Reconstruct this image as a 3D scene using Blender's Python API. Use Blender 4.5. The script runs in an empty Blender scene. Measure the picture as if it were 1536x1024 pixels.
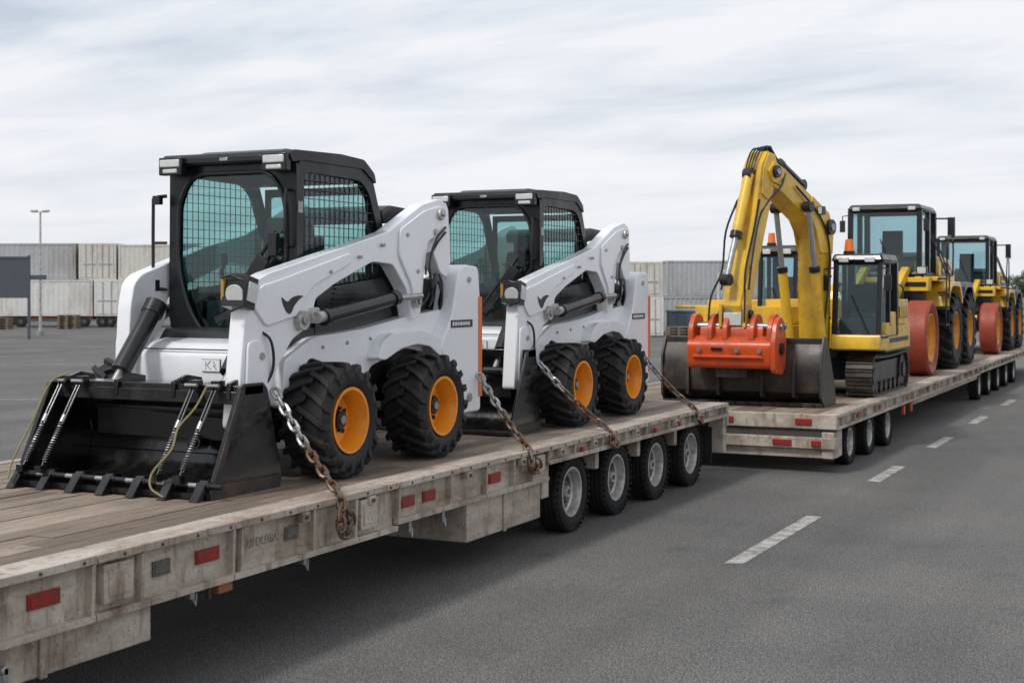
import bpy, bmesh, math, random
from mathutils import Vector, Matrix, Quaternion
random.seed(7)
R=math.radians
scene=bpy.context.scene
COL=scene.collection
# ------------------------------------------------------------------ materials
def nt(name):
    m=bpy.data.materials.new(name); m.use_nodes=True
    t=m.node_tree; t.nodes.clear(); return m,t
def N(t,typ,**k):
    n=t.nodes.new(typ)
    for a,b in k.items():
        if a.startswith('i_'):
            n.inputs[a[2:].replace('_',' ')].default_value=b
        else: setattr(n,a,b)
    return n
def ramp(t,src,stops):
    r=t.nodes.new('ShaderNodeValToRGB'); t.links.new(src,r.inputs[0])
    e=r.color_ramp.elements
    while len(e)<len(stops): e.new(0.5)
    for i,(p,c) in enumerate(stops):
        e[i].position=p; e[i].color=(c[0],c[1],c[2],1) if hasattr(c,'__len__') else (c,c,c,1)
    return r.outputs[0]
def mixc(t,f,a,b,mode='MIX'):
    m=t.nodes.new('ShaderNodeMix'); m.data_type='RGBA'; m.blend_type=mode
    for s,v in ((m.inputs[0],f),(m.inputs[6],a),(m.inputs[7],b)):
        if isinstance(v,bpy.types.NodeSocket): t.links.new(v,s)
        elif hasattr(v,'__len__'): s.default_value=(v[0],v[1],v[2],1)
        else: s.default_value=v
    return m.outputs[2]
def noise(t,scale,detail=5,rough=.6,vec=None,stretch=None):
    tc=t.nodes.new('ShaderNodeTexCoord'); v=tc.outputs['Object']
    if stretch:
        mp=t.nodes.new('ShaderNodeMapping'); mp.inputs['Scale'].default_value=stretch
        t.links.new(v,mp.inputs[0]); v=mp.outputs[0]
    n=t.nodes.new('ShaderNodeTexNoise'); n.inputs['Scale'].default_value=scale
    n.inputs['Detail'].default_value=detail; n.inputs['Roughness'].default_value=rough
    t.links.new(v,n.inputs['Vector']); return n.outputs[0]
def out(t,b):
    o=t.nodes.new('ShaderNodeOutputMaterial'); t.links.new(b,o.inputs[0])
def pbr(name,col,rough=.5,metal=0,dirt=None,amt=.3,scale=4,bump=0,bscale=60,coat=0,stretch=None,lo=.45,hi=.7,spec=.5,var=.12,dirt2=None):
    m,t=nt(name); b=t.nodes.new('ShaderNodeBsdfPrincipled')
    b.inputs['Metallic'].default_value=metal
    b.inputs['Specular IOR Level'].default_value=spec
    b.inputs['Coat Weight'].default_value=coat
    b.inputs['Coat Roughness'].default_value=.08
    d=dirt if dirt else tuple(c*.6 for c in col)
    n1=noise(t,scale,7,.65,stretch=stretch)
    f=ramp(t,n1,[(lo,0),(hi,amt)])
    c=mixc(t,f,col,d)
    n2=noise(t,scale*9,4,.6)
    v=ramp(t,n2,[(.3,1-var),(.7,1+var*.5)])
    c=mixc(t,1.0,c,v,'MULTIPLY')
    if dirt2:   # vertical rust streaks + chips
        n3=noise(t,7,5,.7,stretch=(1,1,.22)); f3=ramp(t,n3,[(.52,0),(.68,.8)]); c=mixc(t,f3,c,dirt2)
        n4=noise(t,38,4,.75); f4=ramp(t,n4,[(.60,0),(.65,.85)]); c=mixc(t,f4,c,tuple(k*.6 for k in dirt2))
    t.links.new(c,b.inputs['Base Color'])
    rr=ramp(t,n1,[(.35,max(0,rough-.08)),(.75,min(1,rough+.18))])
    t.links.new(rr,b.inputs['Roughness'])
    if bump:
        bn=t.nodes.new('ShaderNodeBump'); bn.inputs['Strength'].default_value=bump; bn.inputs['Distance'].default_value=.01
        t.links.new(noise(t,bscale,3,.6),bn.inputs['Height']); t.links.new(bn.outputs[0],b.inputs['Normal'])
    out(t,b.outputs[0]); return m
def glassmat(name,tint,base=.10):
    m,t=nt(name)
    tr=N(t,'ShaderNodeBsdfTransparent'); tr.inputs[0].default_value=(*tint,1)
    gl=N(t,'ShaderNodeBsdfGlossy'); gl.inputs['Roughness'].default_value=.02; gl.inputs[0].default_value=(.85,.95,.95,1)
    fr=N(t,'ShaderNodeFresnel'); fr.inputs[0].default_value=1.45
    a=N(t,'ShaderNodeMath',operation='ADD'); a.inputs[1].default_value=base; t.links.new(fr.outputs[0],a.inputs[0])
    g=N(t,'ShaderNodeNewGeometry'); s=N(t,'ShaderNodeMath',operation='SUBTRACT'); s.inputs[0].default_value=1; t.links.new(g.outputs['Backfacing'],s.inputs[1])
    mu=N(t,'ShaderNodeMath',operation='MULTIPLY'); t.links.new(a.outputs[0],mu.inputs[0]); t.links.new(s.outputs[0],mu.inputs[1])
    mx=N(t,'ShaderNodeMixShader'); t.links.new(mu.outputs[0],mx.inputs[0]); t.links.new(tr.outputs[0],mx.inputs[1]); t.links.new(gl.outputs[0],mx.inputs[2])
    out(t,mx.outputs[0]); return m
M={}
M['white']=pbr('white_paint',(.87,.88,.90),.26,coat=.6,dirt=(.60,.58,.55),amt=.14,scale=1.6,var=.02,lo=.5,hi=.75)
M['black']=pbr('black_paint',(.008,.009,.011),.36,dirt=(.035,.032,.03),amt=.5,scale=3,coat=.2,spec=.4)
M['cabblack']=pbr('cab_frame_black',(.007,.008,.011),.34,dirt=(.018,.019,.022),amt=.4,scale=3,coat=.15,spec=.35)
M['bucket']=pbr('bucket_black',(.006,.006,.007),.22,dirt=(.04,.033,.027),amt=.5,scale=4,bump=.10,bscale=30,coat=.35)
M['bucket2']=pbr('worn_bucket_steel',(.034,.031,.029),.45,metal=.3,dirt=(.12,.08,.055),amt=.8,scale=3,bump=.2,bscale=40)
M['rubber']=pbr('rubber',(.012,.012,.013),.64,dirt=(.05,.044,.038),amt=.45,scale=5,bump=.25,bscale=50,spec=.45)
M['rubberdusty']=pbr('dusty_rubber',(.018,.018,.018),.85,dirt=(.06,.052,.045),amt=.5,scale=3,bump=.25,bscale=50,spec=.25)
M['orange']=pbr('orange_rim',(.90,.31,.015),.36,dirt=(.30,.12,.03),amt=.4,scale=7,coat=.2)
M['yellowrim']=pbr('yellow_rim',(.80,.32,.02),.5,dirt=(.25,.12,.03),amt=.6,scale=5)
M['yellow']=pbr('yellow_paint',(.84,.51,.035),.36,dirt=(.30,.18,.06),amt=.6,scale=2.5,coat=.25,var=.08)
M['redorange']=pbr('red_orange_paint',(.62,.080,.014),.42,dirt=(.20,.05,.025),amt=.6,scale=4,coat=.1)
M['redwheel']=pbr('faded_red_paint',(.32,.046,.020),.55,dirt=(.12,.04,.03),amt=.8,scale=3)
M['steel']=pbr('grey_steel',(.42,.42,.42),.35,metal=.7,dirt=(.16,.12,.09),amt=.5,scale=10)
M['chain']=pbr('chain_steel',(.18,.155,.135),.42,metal=.6,dirt=(.16,.07,.032),amt=.9,scale=7,lo=.40,hi=.58)
M['rail']=pbr('worn_trailer_paint',(.51,.45,.38),.6,dirt=(.22,.16,.115),amt=.85,scale=2.6,bump=.18,bscale=30,stretch=(1,.45,1.6),lo=.40,hi=.68,dirt2=(.14,.085,.055))
M['raillight']=pbr('worn_deck_edge',(.56,.49,.42),.6,dirt=(.29,.21,.16),amt=.85,scale=3.5,bump=.18,bscale=30,stretch=(1.4,.3,1),lo=.38,hi=.65,dirt2=(.20,.135,.095))
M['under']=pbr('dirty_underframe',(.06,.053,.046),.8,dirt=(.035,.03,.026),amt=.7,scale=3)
M['galv']=pbr('wheel_steel',(.56,.55,.53),.42,metal=.4,dirt=(.18,.15,.13),amt=.75,scale=8)
M['galvdark']=pbr('wheel_disc_shade_grime',(.17,.16,.15),.6,metal=.3,dirt=(.05,.045,.04),amt=.8,scale=8,lo=.4,hi=.6)  # grimy steel, base colour darkened to hold the shade inside the wheel dish
M['red']=pbr('red_reflector',(.30,.018,.012),.4,dirt=(.10,.03,.02),amt=.8,scale=12)
M['amber']=pbr('amber_lens',(.90,.20,.02),.3,scale=9,amt=.2)
M['amberdim']=pbr('amber_marker_lens',(.42,.26,.06),.3,scale=9,amt=.4)
M['block']=pbr('rusty_orange_block',(.38,.15,.06),.6,scale=9,amt=.7)
M['orangestripe']=pbr('orange_stripe',(.82,.18,.035),.4,amt=.2)
M['lens']=pbr('lamp_lens',(.62,.64,.62),.15,scale=14,amt=.35,coat=.6)
M['rope']=pbr('olive_rope',(.28,.24,.11),.85,scale=20,bump=.5,bscale=120)
M['seat']=pbr('seat_vinyl',(.02,.022,.025),.6)
M['decal']=pbr('decal_black',(.01,.01,.01),.4)
M['decalgrey']=pbr('stencil_grey',(.12,.11,.10),.7,amt=.8,scale=18)
M['stencil']=pbr('faded_stencil',(.14,.125,.11),.8,dirt=(.45,.40,.34),amt=1.0,scale=30,lo=.45,hi=.65)
M['paintline']=pbr('road_marking',(.48,.46,.43),.8,dirt=(.11,.11,.11),amt=.95,scale=5.0,lo=.42,hi=.66,var=.35)
M['glass']=glassmat('tinted_glass',(.70,.835,.83),.03)
M['glassdark']=glassmat('cab_glass',(.74,.84,.86),.03)
M['contwhite']=pbr('container_white',(.68,.67,.64),.6,dirt=(.33,.26,.20),amt=.85,scale=.5,stretch=(1,1,.4),lo=.46,hi=.75)
M['contcream']=pbr('container_cream',(.61,.59,.53),.6,dirt=(.28,.20,.14),amt=.85,scale=.5,stretch=(1,1,.4),lo=.45,hi=.72)
M['contgrey']=pbr('container_grey',(.42,.43,.44),.6,dirt=(.27,.24,.21),amt=.85,scale=.5,stretch=(1,1,.4))
M['contblue']=pbr('container_slate',(.12,.15,.19),.6,dirt=(.08,.08,.08),amt=.5,scale=.8)
M['slate']=pbr('slate_panel',(.075,.085,.10),.5,amt=.3)
M['rustred']=pbr('rust_red_frame',(.16,.05,.03),.7,amt=.5)
M['green']=pbr('green_frame',(.03,.10,.07),.7,amt=.5)
M['pallet']=pbr('pallet_wood',(.20,.15,.11),.9,amt=.5)
M['leaf']=pbr('foliage',(.055,.095,.03),.8,dirt=(.03,.055,.02),amt=.8,scale=.8)
M['bark']=pbr('bark',(.09,.07,.05),.9,amt=.5)
M['concrete']=pbr('concrete',(.32,.31,.30),.9,amt=.4)
# wood
m,t=nt('deck_planks'); b=N(t,'ShaderNodeBsdfPrincipled'); g=N(t,'ShaderNodeNewGeometry')
c=ramp(t,g.outputs['Random Per Island'],[(0,(.20,.145,.105)),(.5,(.31,.235,.175)),(1,(.41,.325,.25))])
n=noise(t,6,6,.7,stretch=(6,.35,6)); v=ramp(t,n,[(.3,.48),(.7,1.18)])
c=mixc(t,1,c,v,'MULTIPLY')
n2=noise(t,.9,5,.6); f=ramp(t,n2,[(.46,0),(.70,.65)]); c=mixc(t,f,c,(.125,.10,.08))
n3=noise(t,14,5,.75); f=ramp(t,n3,[(.58,0),(.67,.65)]); c=mixc(t,f,c,(.085,.062,.048))
t.links.new(c,b.inputs['Base Color']); b.inputs['Roughness'].default_value=.74
bn=N(t,'ShaderNodeBump'); bn.inputs['Strength'].default_value=.5; bn.inputs['Distance'].default_value=.01
t.links.new(n,bn.inputs['Height']); t.links.new(bn.outputs[0],b.inputs['Normal']); out(t,b.outputs[0]); M['wood']=m
# asphalt
m,t=nt('asphalt'); b=N(t,'ShaderNodeBsdfPrincipled')
c=ramp(t,noise(t,62,3,.8),[(.36,(.030,.0295,.029)),(.5,(.100,.0975,.094)),(.62,(.30,.29,.275))])
v=ramp(t,noise(t,14,5,.75),[(.35,.80),(.65,1.18)]); c=mixc(t,1,c,v,'MULTIPLY')
v=ramp(t,noise(t,.30,6,.62),[(.3,(.76,.76,.77)),(.5,(1,.985,.965)),(.7,(1.26,1.21,1.15))]); c=mixc(t,1,c,v,'MULTIPLY')
v=ramp(t,noise(t,.5,3,.5,stretch=(1.6,.06,1)),[(.35,.84),(.65,1.14)]); c=mixc(t,1,c,v,'MULTIPLY')
st=ramp(t,noise(t,1.1,7,.8),[(.56,0),(.70,.45)]); c=mixc(t,st,c,(.048,.046,.044))
st=ramp(t,noise(t,.8,7,.8),[(.58,0),(.70,.25)]); c=mixc(t,st,c,(.20,.19,.175))
t.links.new(c,b.inputs['Base Color']); b.inputs['Roughness'].default_value=.8
b.inputs['Specular IOR Level'].default_value=.4
bn=N(t,'ShaderNodeBump'); bn.inputs['Strength'].default_value=.6; bn.inputs['Distance'].default_value=.012
t.links.new(noise(t,70,3,.75),bn.inputs['Height']); t.links.new(bn.outputs[0],b.inputs['Normal']); out(t,b.outputs[0]); M['asphalt']=m
# ------------------------------------------------------------------ mesh builder
class MB:
    def __init__(s): s.bm=bmesh.new(); s.mats=[]
    def mi(s,m):
        m=M[m]
        if m not in s.mats: s.mats.append(m)
        return s.mats.index(m)
    def face(s,vs,mi):
        try:
            f=s.bm.faces.new(vs); f.material_index=mi; return f
        except ValueError: return None
    def box(s,c,sz,m,rot=None,top=(1,1)):
        mi=s.mi(m); vs=[]
        for z in (-.5,.5):
            k=top if z>0 else (1,1)
            for x,y in ((-.5,-.5),(.5,-.5),(.5,.5),(-.5,.5)):
                p=Vector((x*sz[0]*k[0],y*sz[1]*k[1],z*sz[2]))
                if rot: p=rot@p
                vs.append(s.bm.verts.new(p+Vector(c)))
        for q in ((3,2,1,0),(4,5,6,7),(0,1,5,4),(1,2,6,5),(2,3,7,6),(3,0,4,7)): s.face([vs[i] for i in q],mi)
        return s
    def b2(s,lo,hi,m): return s.box([(a+b)/2 for a,b in zip(lo,hi)],[abs(b-a) for a,b in zip(lo,hi)],m)
    def prism(s,pts,lo,hi,m,axis='x'):
        mi=s.mi(m)
        def mk(p,h):
            return {'x':(h,p[0],p[1]),'y':(p[0],h,p[1]),'z':(p[0],p[1],h)}[axis]
        A=[s.bm.verts.new(mk(p,lo)) for p in pts]; B=[s.bm.verts.new(mk(p,hi)) for p in pts]
        n=len(pts); fs=[s.face(A[::-1],mi),s.face(B,mi)]
        for i in range(n): fs.append(s.face([A[i],A[(i+1)%n],B[(i+1)%n],B[i]],mi))
        bmesh.ops.recalc_face_normals(s.bm,faces=[f for f in fs if f]); return s
    def cyl(s,p0,p1,r0,m,r1=None,seg=16):
        r1=r0 if r1 is None else r1
        mi=s.mi(m); p0=Vector(p0); p1=Vector(p1); q=(p1-p0).to_track_quat('Z','Y')
        A=[];B=[]
        for i in range(seg):
            a=2*math.pi*i/seg; d=q@Vector((math.cos(a),math.sin(a),0))
            A.append(s.bm.verts.new(p0+d*r0)); B.append(s.bm.verts.new(p1+d*r1))
        s.face(A[::-1],mi); s.face(B,mi)
        for i in range(seg): s.face([A[i],A[(i+1)%seg],B[(i+1)%seg],B[i]],mi)
        return s
    def tube(s,path,r,m,seg=8,closed=False):
        mi=s.mi(m); P=[Vector(p) for p in path]; n=len(P); rings=[]; ref=None
        for i in range(n):
            if closed: tg=P[(i+1)%n]-P[i-1]
            else: tg=P[min(i+1,n-1)]-P[max(i-1,0)]
            tg.normalize()
            if ref is None:
                ref=tg.orthogonal().normalized()
            ref=(ref-tg*ref.dot(tg)).normalized(); bi=tg.cross(ref)
            rings.append([s.bm.verts.new(P[i]+(ref*math.cos(2*math.pi*k/seg)+bi*math.sin(2*math.pi*k/seg))*r) for k in range(seg)])
        for i in range(n if closed else n-1):
            a=rings[i];b=rings[(i+1)%n]
            off=0
            if closed and i==n-1:
                off=min(range(seg),key=lambda o:(a[0].co-b[o].co).length)
            for k in range(seg): s.face([a[k],a[(k+1)%seg],b[(k+1+off)%seg],b[(k+off)%seg]],mi)
        if not closed: s.face(rings[0][::-1],mi); s.face(rings[-1],mi)
        return s
    def hose(s,path,r,m,seg=6,sub=5):   # smooth catmull-rom tube
        P=[Vector(p) for p in path]; P=[P[0]*2-P[1]]+P+[P[-1]*2-P[-2]]; res=[]
        for i in range(1,len(P)-2):
            p0,p1,p2,p3=P[i-1:i+3]
            for k in range(sub):
                t=k/sub; res.append(.5*((2*p1)+(p2-p0)*t+(2*p0-5*p1+4*p2-p3)*t*t+(3*p1-p0-3*p2+p3)*t**3))
        res.append(P[-2]); return s.tube(res,r,m,seg=seg)
    def lathe(s,prof,m,c=(0,0,0),seg=40,closed=True,sgn=1):
        mi=s.mi(m); rings=[]
        for x,r in prof:
            rings.append([s.bm.verts.new((c[0]+x*sgn,c[1]+r*math.cos(2*math.pi*i/seg),c[2]+r*math.sin(2*math.pi*i/seg))) for i in range(seg)])
        fs=[]
        n=len(prof)
        for j in range(n if closed else n-1):
            a=rings[j];b=rings[(j+1)%n]
            for i in range(seg): fs.append(s.face([a[i],a[(i+1)%seg],b[(i+1)%seg],b[i]],mi))
        if not closed: fs+= [s.face(rings[0],mi),s.face(rings[-1],mi)]
        bmesh.ops.recalc_face_normals(s.bm,faces=[f for f in fs if f]); return s
    def strip(s,secs,m):
        mi=s.mi(m); S=[[s.bm.verts.new(p) for p in q] for q in secs]; fs=[]
        for a,b in zip(S,S[1:]):
            n=len(a)
            for i in range(n): fs.append(s.face([a[i],a[(i+1)%n],b[(i+1)%n],b[i]],mi))
        fs+=[s.face(S[0],mi),s.face(S[-1],mi)]
        bmesh.ops.recalc_face_normals(s.bm,faces=[f for f in fs if f]); return s
    def done(s,name,parent=None,loc=(0,0,0),rot=None,bevel=0,smooth=35,label=None):
        me=bpy.data.meshes.new(name); s.bm.to_mesh(me); s.bm.free()
        for m_ in s.mats: me.materials.append(m_)
        for p in me.polygons: p.use_smooth=True
        me.set_sharp_from_angle(angle=R(smooth))
        o=bpy.data.objects.new(name,me); COL.objects.link(o); o.location=loc
        if rot: o.rotation_euler=rot
        if parent: o.parent=parent
        if bevel:
            b=o.modifiers.new('bevel','BEVEL'); b.width=bevel; b.segments=2; b.limit_method='ANGLE'; b.angle_limit=R(40); b.harden_normals=False
        if label: o['label']=label
        return o
def empty(name,loc=(0,0,0),parent=None,label=None,cat=None,group=None,rot=None,scale=None):
    o=bpy.data.objects.new(name,None); COL.objects.link(o); o.location=loc; o.empty_display_size=.3
    if parent: o.parent=parent
    if rot: o.rotation_euler=rot
    if scale: o.scale=(scale,)*3
    if label: o['label']=label
    if cat: o['category']=cat
    if group: o['group']=group
    return o
def tag(o,label,cat,group=None):
    o['label']=label; o['category']=cat
    if group: o['group']=group
def copy_tree(src,parent=None,loc=None,skip=()):
    n=src.copy(); COL.objects.link(n)
    if loc is not None: n.location=loc
    if parent: n.parent=parent; n.matrix_parent_inverse=src.matrix_parent_inverse
    for ch in list(src.children):
        if ch.name.split('.')[0] in skip: continue
        copy_tree(ch,n,None,skip)
    return n
def rounded(poly,r,n=5):
    res=[]; L=len(poly)
    for i in range(L):
        p=Vector(poly[i]); a=Vector(poly[i-1]); b=Vector(poly[(i+1)%L])
        da=(a-p);db=(b-p); ra=min(r,da.length*.48,db.length*.48)
        A=p+da.normalized()*ra; B=p+db.normalized()*ra
        for k in range(n+1):
            t_=k/n; q=A*(1-t_)**2+p*2*t_*(1-t_)+B*t_*t_; res.append((q.x,q.y))
    return res
# ------------------------------------------------------------------ wheels
def lug_tyre(Rr,w,ri,n=15,name='tyre',mat='rubber'):
    b=MB(); h=w/2; base=Rr-.048*Rr/.49
    prof=[(-h*.78,ri),(-h*.95,ri+.05),(-h,ri+(base-ri)*.5),(-h*.97,base-.05),(-h*.84,base),(h*.84,base),(h*.97,base-.05),(h,ri+(base-ri)*.5),(h*.95,ri+.05),(h*.78,ri)]
    b.lathe(prof,mat,seg=48)
    ha=.56/n*2.0
    for sd in (-1,1):
        for k in range(n):
            a0=2*math.pi*(k+(.5 if sd>0 else 0))/n
            secs=[]
            for x,da,rt,rb in ((-.03,0,Rr,base-.03),(h*.45,.16,Rr,base-.03),(h*.90,.32,Rr-.006,base-.04),(h*1.03,.38,Rr-.05,base-.08),(h*1.04,.42,Rr-.13,base-.12)):
                aa=a0+da*(15/n); q=[]
                hh=ha*(.92 if x<h*.8 else 1.05)
                rb=min(rb,rt-.03)
                if x>h*.95:
                    pts=((aa-hh,rt,x),(aa+hh,rt,x),(aa+hh,rt-.01,x-.05),(aa-hh,rt-.01,x-.05))
                else:
                    pts=((aa-hh*.9,rt,x),(aa+hh*.9,rt,x),(aa+hh,rb,x),(aa-hh,rb,x))
                for (an,r_,x_) in pts: q.append((x_*sd,r_*math.cos(an),r_*math.sin(an)))
                secs.append(q)
            b.strip(secs,mat)
    b.lathe([(h*.985,ri+.075),(h*1.0,ri+.085),(h*.985,ri+.095)],mat,seg=40)
    return b.done(name,bevel=.006,smooth=30)
def dish_rim(ri,w,mat,hubm='black',name='rim',deep=.4):
    b=MB(); h=w/2
    prof=[(h*.80,ri+.004),(h*.92,ri+.012),(h*.92,ri-.015),(h*.72,ri-.03),(h*.5,ri*.83),(h*deep*.4,ri*.79),(h*deep*.2,ri*.5),(h*deep*.55,ri*.42),(h*deep*.55,.02),
          (-h*.3,.02),(-h*.3,ri*.8),(-h*.8,ri*.9),(-h*.8,ri+.004)]
    b.lathe(prof,mat,seg=40)
    x0=h*deep*.5
    b.cyl((x0,0,0),(h*.50,0,0),ri*.31,hubm,r1=ri*.27,seg=20)
    b.cyl((h*.48,0,0),(h*.58,0,0),ri*.14,'steel',seg=12)
    for i in range(8):
        a=2*math.pi*i/8; y=ri*.38*math.cos(a); z=ri*.38*math.sin(a)
        b.cyl((x0-.01,y,z),(x0+.03,y,z),.018,'black',seg=6)
    for i in range(6):
        a=2*math.pi*(i+.5)/6; y=ri*.64*math.cos(a); z=ri*.64*math.sin(a)
        b.cyl((h*deep*.2,y,z),(h*deep*.42,y,z),.022,hubm,seg=8)
    return b.done(name,bevel=0)
def place_wheel(proto_t,proto_r,parent,loc,sgn):
    w=empty('wheel',loc,parent,rot=(random.random()*6,0,0) if sgn>0 else (random.random()*6,0,math.pi))
    for p in (proto_t,proto_r):
        c=p.copy(); COL.objects.link(c); c.parent=w
    return w
def kill(*obs):
    for o in obs: bpy.data.objects.remove(o)
# ------------------------------------------------------------------ skid steer
GY=-7.88; DZ=1.052
sk=empty('skid_steer_loader',(GY,11.2,DZ),label='white loader with black cab and toothed black bucket on trailer',cat='skid steer loader',group='skid steer loaders on the flatbed trailer')
ty=lug_tyre(.50,.46,.275,n=17); rm=dish_rim(.275,.46,'orange')
for y in (-.80,.85):
    place_wheel(ty,rm,sk,(1.06,y,.50),1); place_wheel(ty,rm,sk,(-1.17,y,.50),-1)
kill(ty,rm)
# chassis
b=MB()
b.prism(rounded([(-1.12,.42),(-1.12,.95),(-.85,1.28),(1.75,1.34),(1.95,1.2),(1.95,.36),(-.9,.30)],.05,3),-.72,.72,'black')
b.box((0,.85,.50),(1.9,.26,.26),'black'); b.box((0,-.80,.50),(1.9,.26,.26),'black')
b.done('chassis',sk,bevel=.015)
for s_ in (-1,1):
    b=MB()
    x0,x1=sorted((s_*.70,s_*.84))
    b.prism(rounded([(-1.20,.62),(-1.18,1.02),(-.75,1.20),(.1,1.26),(.9,1.36),(1.6,1.42),(1.6,.95),(.85,1.05),(.2,.90),(0,.6),(-.2,.88),(-.8,1.03),(-1.05,.75),(-1.1,.6)],.06,3),x0,x1,'white')
    x0,x1=sorted((s_*.74,s_*.98))
    b.prism(rounded([(.12,.98),(.22,1.14),(.40,1.21),(.95,1.23),(1.35,1.12),(1.42,.95),(1.3,.96),(1.1,1.06),(.85,1.09),(.55,1.06),(.25,.96)],.04,3),x0,x1,'white')
    xs=s_*.845
    for y in (-.6,-.2,.2,.6): b.cyl((xs-.01,y,1.15+y*.06),(xs+s_*.012,y,1.15+y*.06),.018,'steel',seg=8)
    b.done('side_frame',sk,bevel=.012)
    b=MB(); x0,x1=sorted((s_*.705,s_*.725))
    b.prism([(-.55,1.22),(-.5,1.62),(.75,1.75),(.78,1.30)],x0,x1,'black')
    for i in range(7): b.box((s_*.73,.1,1.36+i*.045),(.02,.9-.04*i,.015),'cabblack')
    b.done('side_grille',sk)
b=MB()  # front apron
b.prism(rounded([(-1.16,.74),(-1.24,.80),(-1.24,1.06),(-1.10,1.15),(-.86,1.20),(-.86,.74)],.03,3),-.66,.66,'white')
ex_=.12
b.box((ex_,-1.242,.965),(.20,.012,.11),'decalgrey'); b.box((ex_,-1.25,.965),(.19,.012,.10),'white')
b.tube([(ex_-.05,-1.257,.93),(ex_-.05,-1.257,1.0)],.0035,'decalgrey',seg=5)
b.tube([(ex_+.0,-1.257,1.005),(ex_-.035,-1.257,.968),(ex_+.0,-1.257,.93)],.0035,'decalgrey',seg=5)
b.tube([(ex_+.03,-1.257,1.0),(ex_+.055,-1.257,.965),(ex_+.03,-1.257,.965),(ex_+.065,-1.257,.93)],.0035,'decalgrey',seg=5)
b.box((0,-1.235,1.10),(1.25,.01,.012),'decalgrey',rot=None)
b.done('front_panel',sk,bevel=.012)
b=MB(); b.b2((-.68,-1.2,.30),(.68,-1.0,.74),'black')
for x in (-.45,0,.45): b.cyl((x,-1.22,.5),(x,-1.19,.5),.05,'steel')
b.done('front_bulkhead',sk,bevel=.01)
b=MB()
b.prism(rounded([(.78,1.2),(.78,1.78),(1.75,1.72),(2.02,1.55),(2.08,.45),(1.7,.4),(1.5,1.0)],.08,4),-.70,.70,'black')
for i in range(6): b.box((0,.95+i*.13,1.775-.008*i),(1.1,.05,.03),'cabblack')
b.done('engine_cover',sk,bevel=.01)
b=MB()
b.prism(rounded([(.74,2.26),(.70,2.38),(.84,2.45),(1.28,2.43),(1.34,2.34),(.95,2.29)],.04,3),-.5,.66,'black')
b.b2((-.48,.9,1.7),(-.43,1.0,2.3),'black'); b.b2((.43,.9,1.7),(.48,1.0,2.3),'black')
b.done('rear_canopy',sk,bevel=.012)
for s_ in (-1,1):
    x0,x1=sorted((s_*.74,s_*.99)); b=MB()
    b.prism(rounded([(1.30,1.00),(1.36,1.12),(1.55,1.36),(1.68,1.80),(1.80,1.88),(2.12,1.86),(2.17,1.5),(2.17,.34),(1.78,.34),(1.55,.8)],.06,4),x0,x1,'white')
    o=b.done('rear_fender',sk,bevel=.018)
    b=MB(); xs=s_*.992; b.box((s_*.93,2.184,1.02),(.13,.02,1.05),'orangestripe'); b.box((xs,2.14,1.02),(.012,.05,1.05),'orangestripe'); b.done('orange_strip',o)
    if s_>0:
        b=MB(); b.box((.994,1.74,1.27),(.010,.46,.075),'decal')
        x=1.54
        for i,w_ in enumerate((.03,.022,.03,.03,.022,.03,.03,.022,.03,.022,.03)):
            b.box((1.0,x,1.27),(.006,w_*.72,.036 if i else .042),'white'); x+=w_+.008
        b.done('decal',o)
        b=MB(); b.cyl((.98,1.9,1.72),(1.005,1.9,1.72),.03,'steel'); b.done('bolt',o)
        b=MB(); b.cyl((.98,1.9,.5),(1.01,1.9,.5),.045,'steel'); b.done('bolt',o)
# cab
cab=empty('cab',(0,0,0),sk)
side=[(-.80,1.08),(-.76,2.74),(-.70,2.80),(.30,2.78),(.48,2.66),(.78,1.95),(.78,1.08)]
win=rounded([(-.71,1.40),(-.685,2.60),(-.64,2.67),(.26,2.65),(.40,2.55),(.69,1.92),(.69,1.40)],.06,4)
def framed(b,outer,inner,lo,hi,m,axis='x'):
    P=[Vector(q) for q in inner]; c0=Vector(((min(p.x for p in P)+max(p.x for p in P))/2,(min(p.y for p in P)+max(p.y for p in P))/2))
    angs=sorted([math.atan2(Vector(q).y-c0.y,Vector(q).x-c0.x) for q in outer]+[math.pi*2*k/64-math.pi+.003 for k in range(64)])
    def hit(poly,a):
        d=Vector((math.cos(a),math.sin(a))); best=None; Q=[Vector(q) for q in poly]
        for i in range(len(Q)):
            p0=Q[i]-c0; p1=Q[(i+1)%len(Q)]-c0; e=p1-p0; den=d.x*e.y-d.y*e.x
            if abs(den)<1e-9: continue
            t_=(p0.x*e.y-p0.y*e.x)/den; u=(p0.x*d.y-p0.y*d.x)/den
            if t_>0 and -1e-4<=u<=1+1e-4: best=t_ if best is None else max(best,t_)
        return c0+d*best
    mi=b.mi(m)
    def mk(p,h): return {'x':(h,p[0],p[1]),'y':(p[0],h,p[1])}[axis]
    O=[hit(outer,a) for a in angs]; I=[hit(inner,a) for a in angs]
    L=[[b.bm.verts.new(mk(p,h)) for p in Q] for Q,h in ((O,lo),(I,lo),(O,hi),(I,hi))]
    n=len(angs); fs=[]
    for i in range(n):
        j=(i+1)%n
        fs+=[b.face([L[0][i],L[0][j],L[1][j],L[1][i]],mi),b.face([L[2][i],L[2][j],L[3][j],L[3][i]],mi),
             b.face([L[0][i],L[0][j],L[2][j],L[2][i]],mi),b.face([L[1][i],L[1][j],L[3][j],L[3][i]],mi)]
    bmesh.ops.recalc_face_normals(b.bm,faces=[f for f in fs if f])
b=MB()
for s_ in (-1,1):
    x0,x1=sorted((s_*.63,s_*.70)); framed(b,side,win,x0,x1,'cabblack')
fo=rounded([(-.50,1.06),(-.71,1.34),(-.70,2.76),(.70,2.76),(.71,1.34),(.50,1.06)],.05,3)
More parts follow.
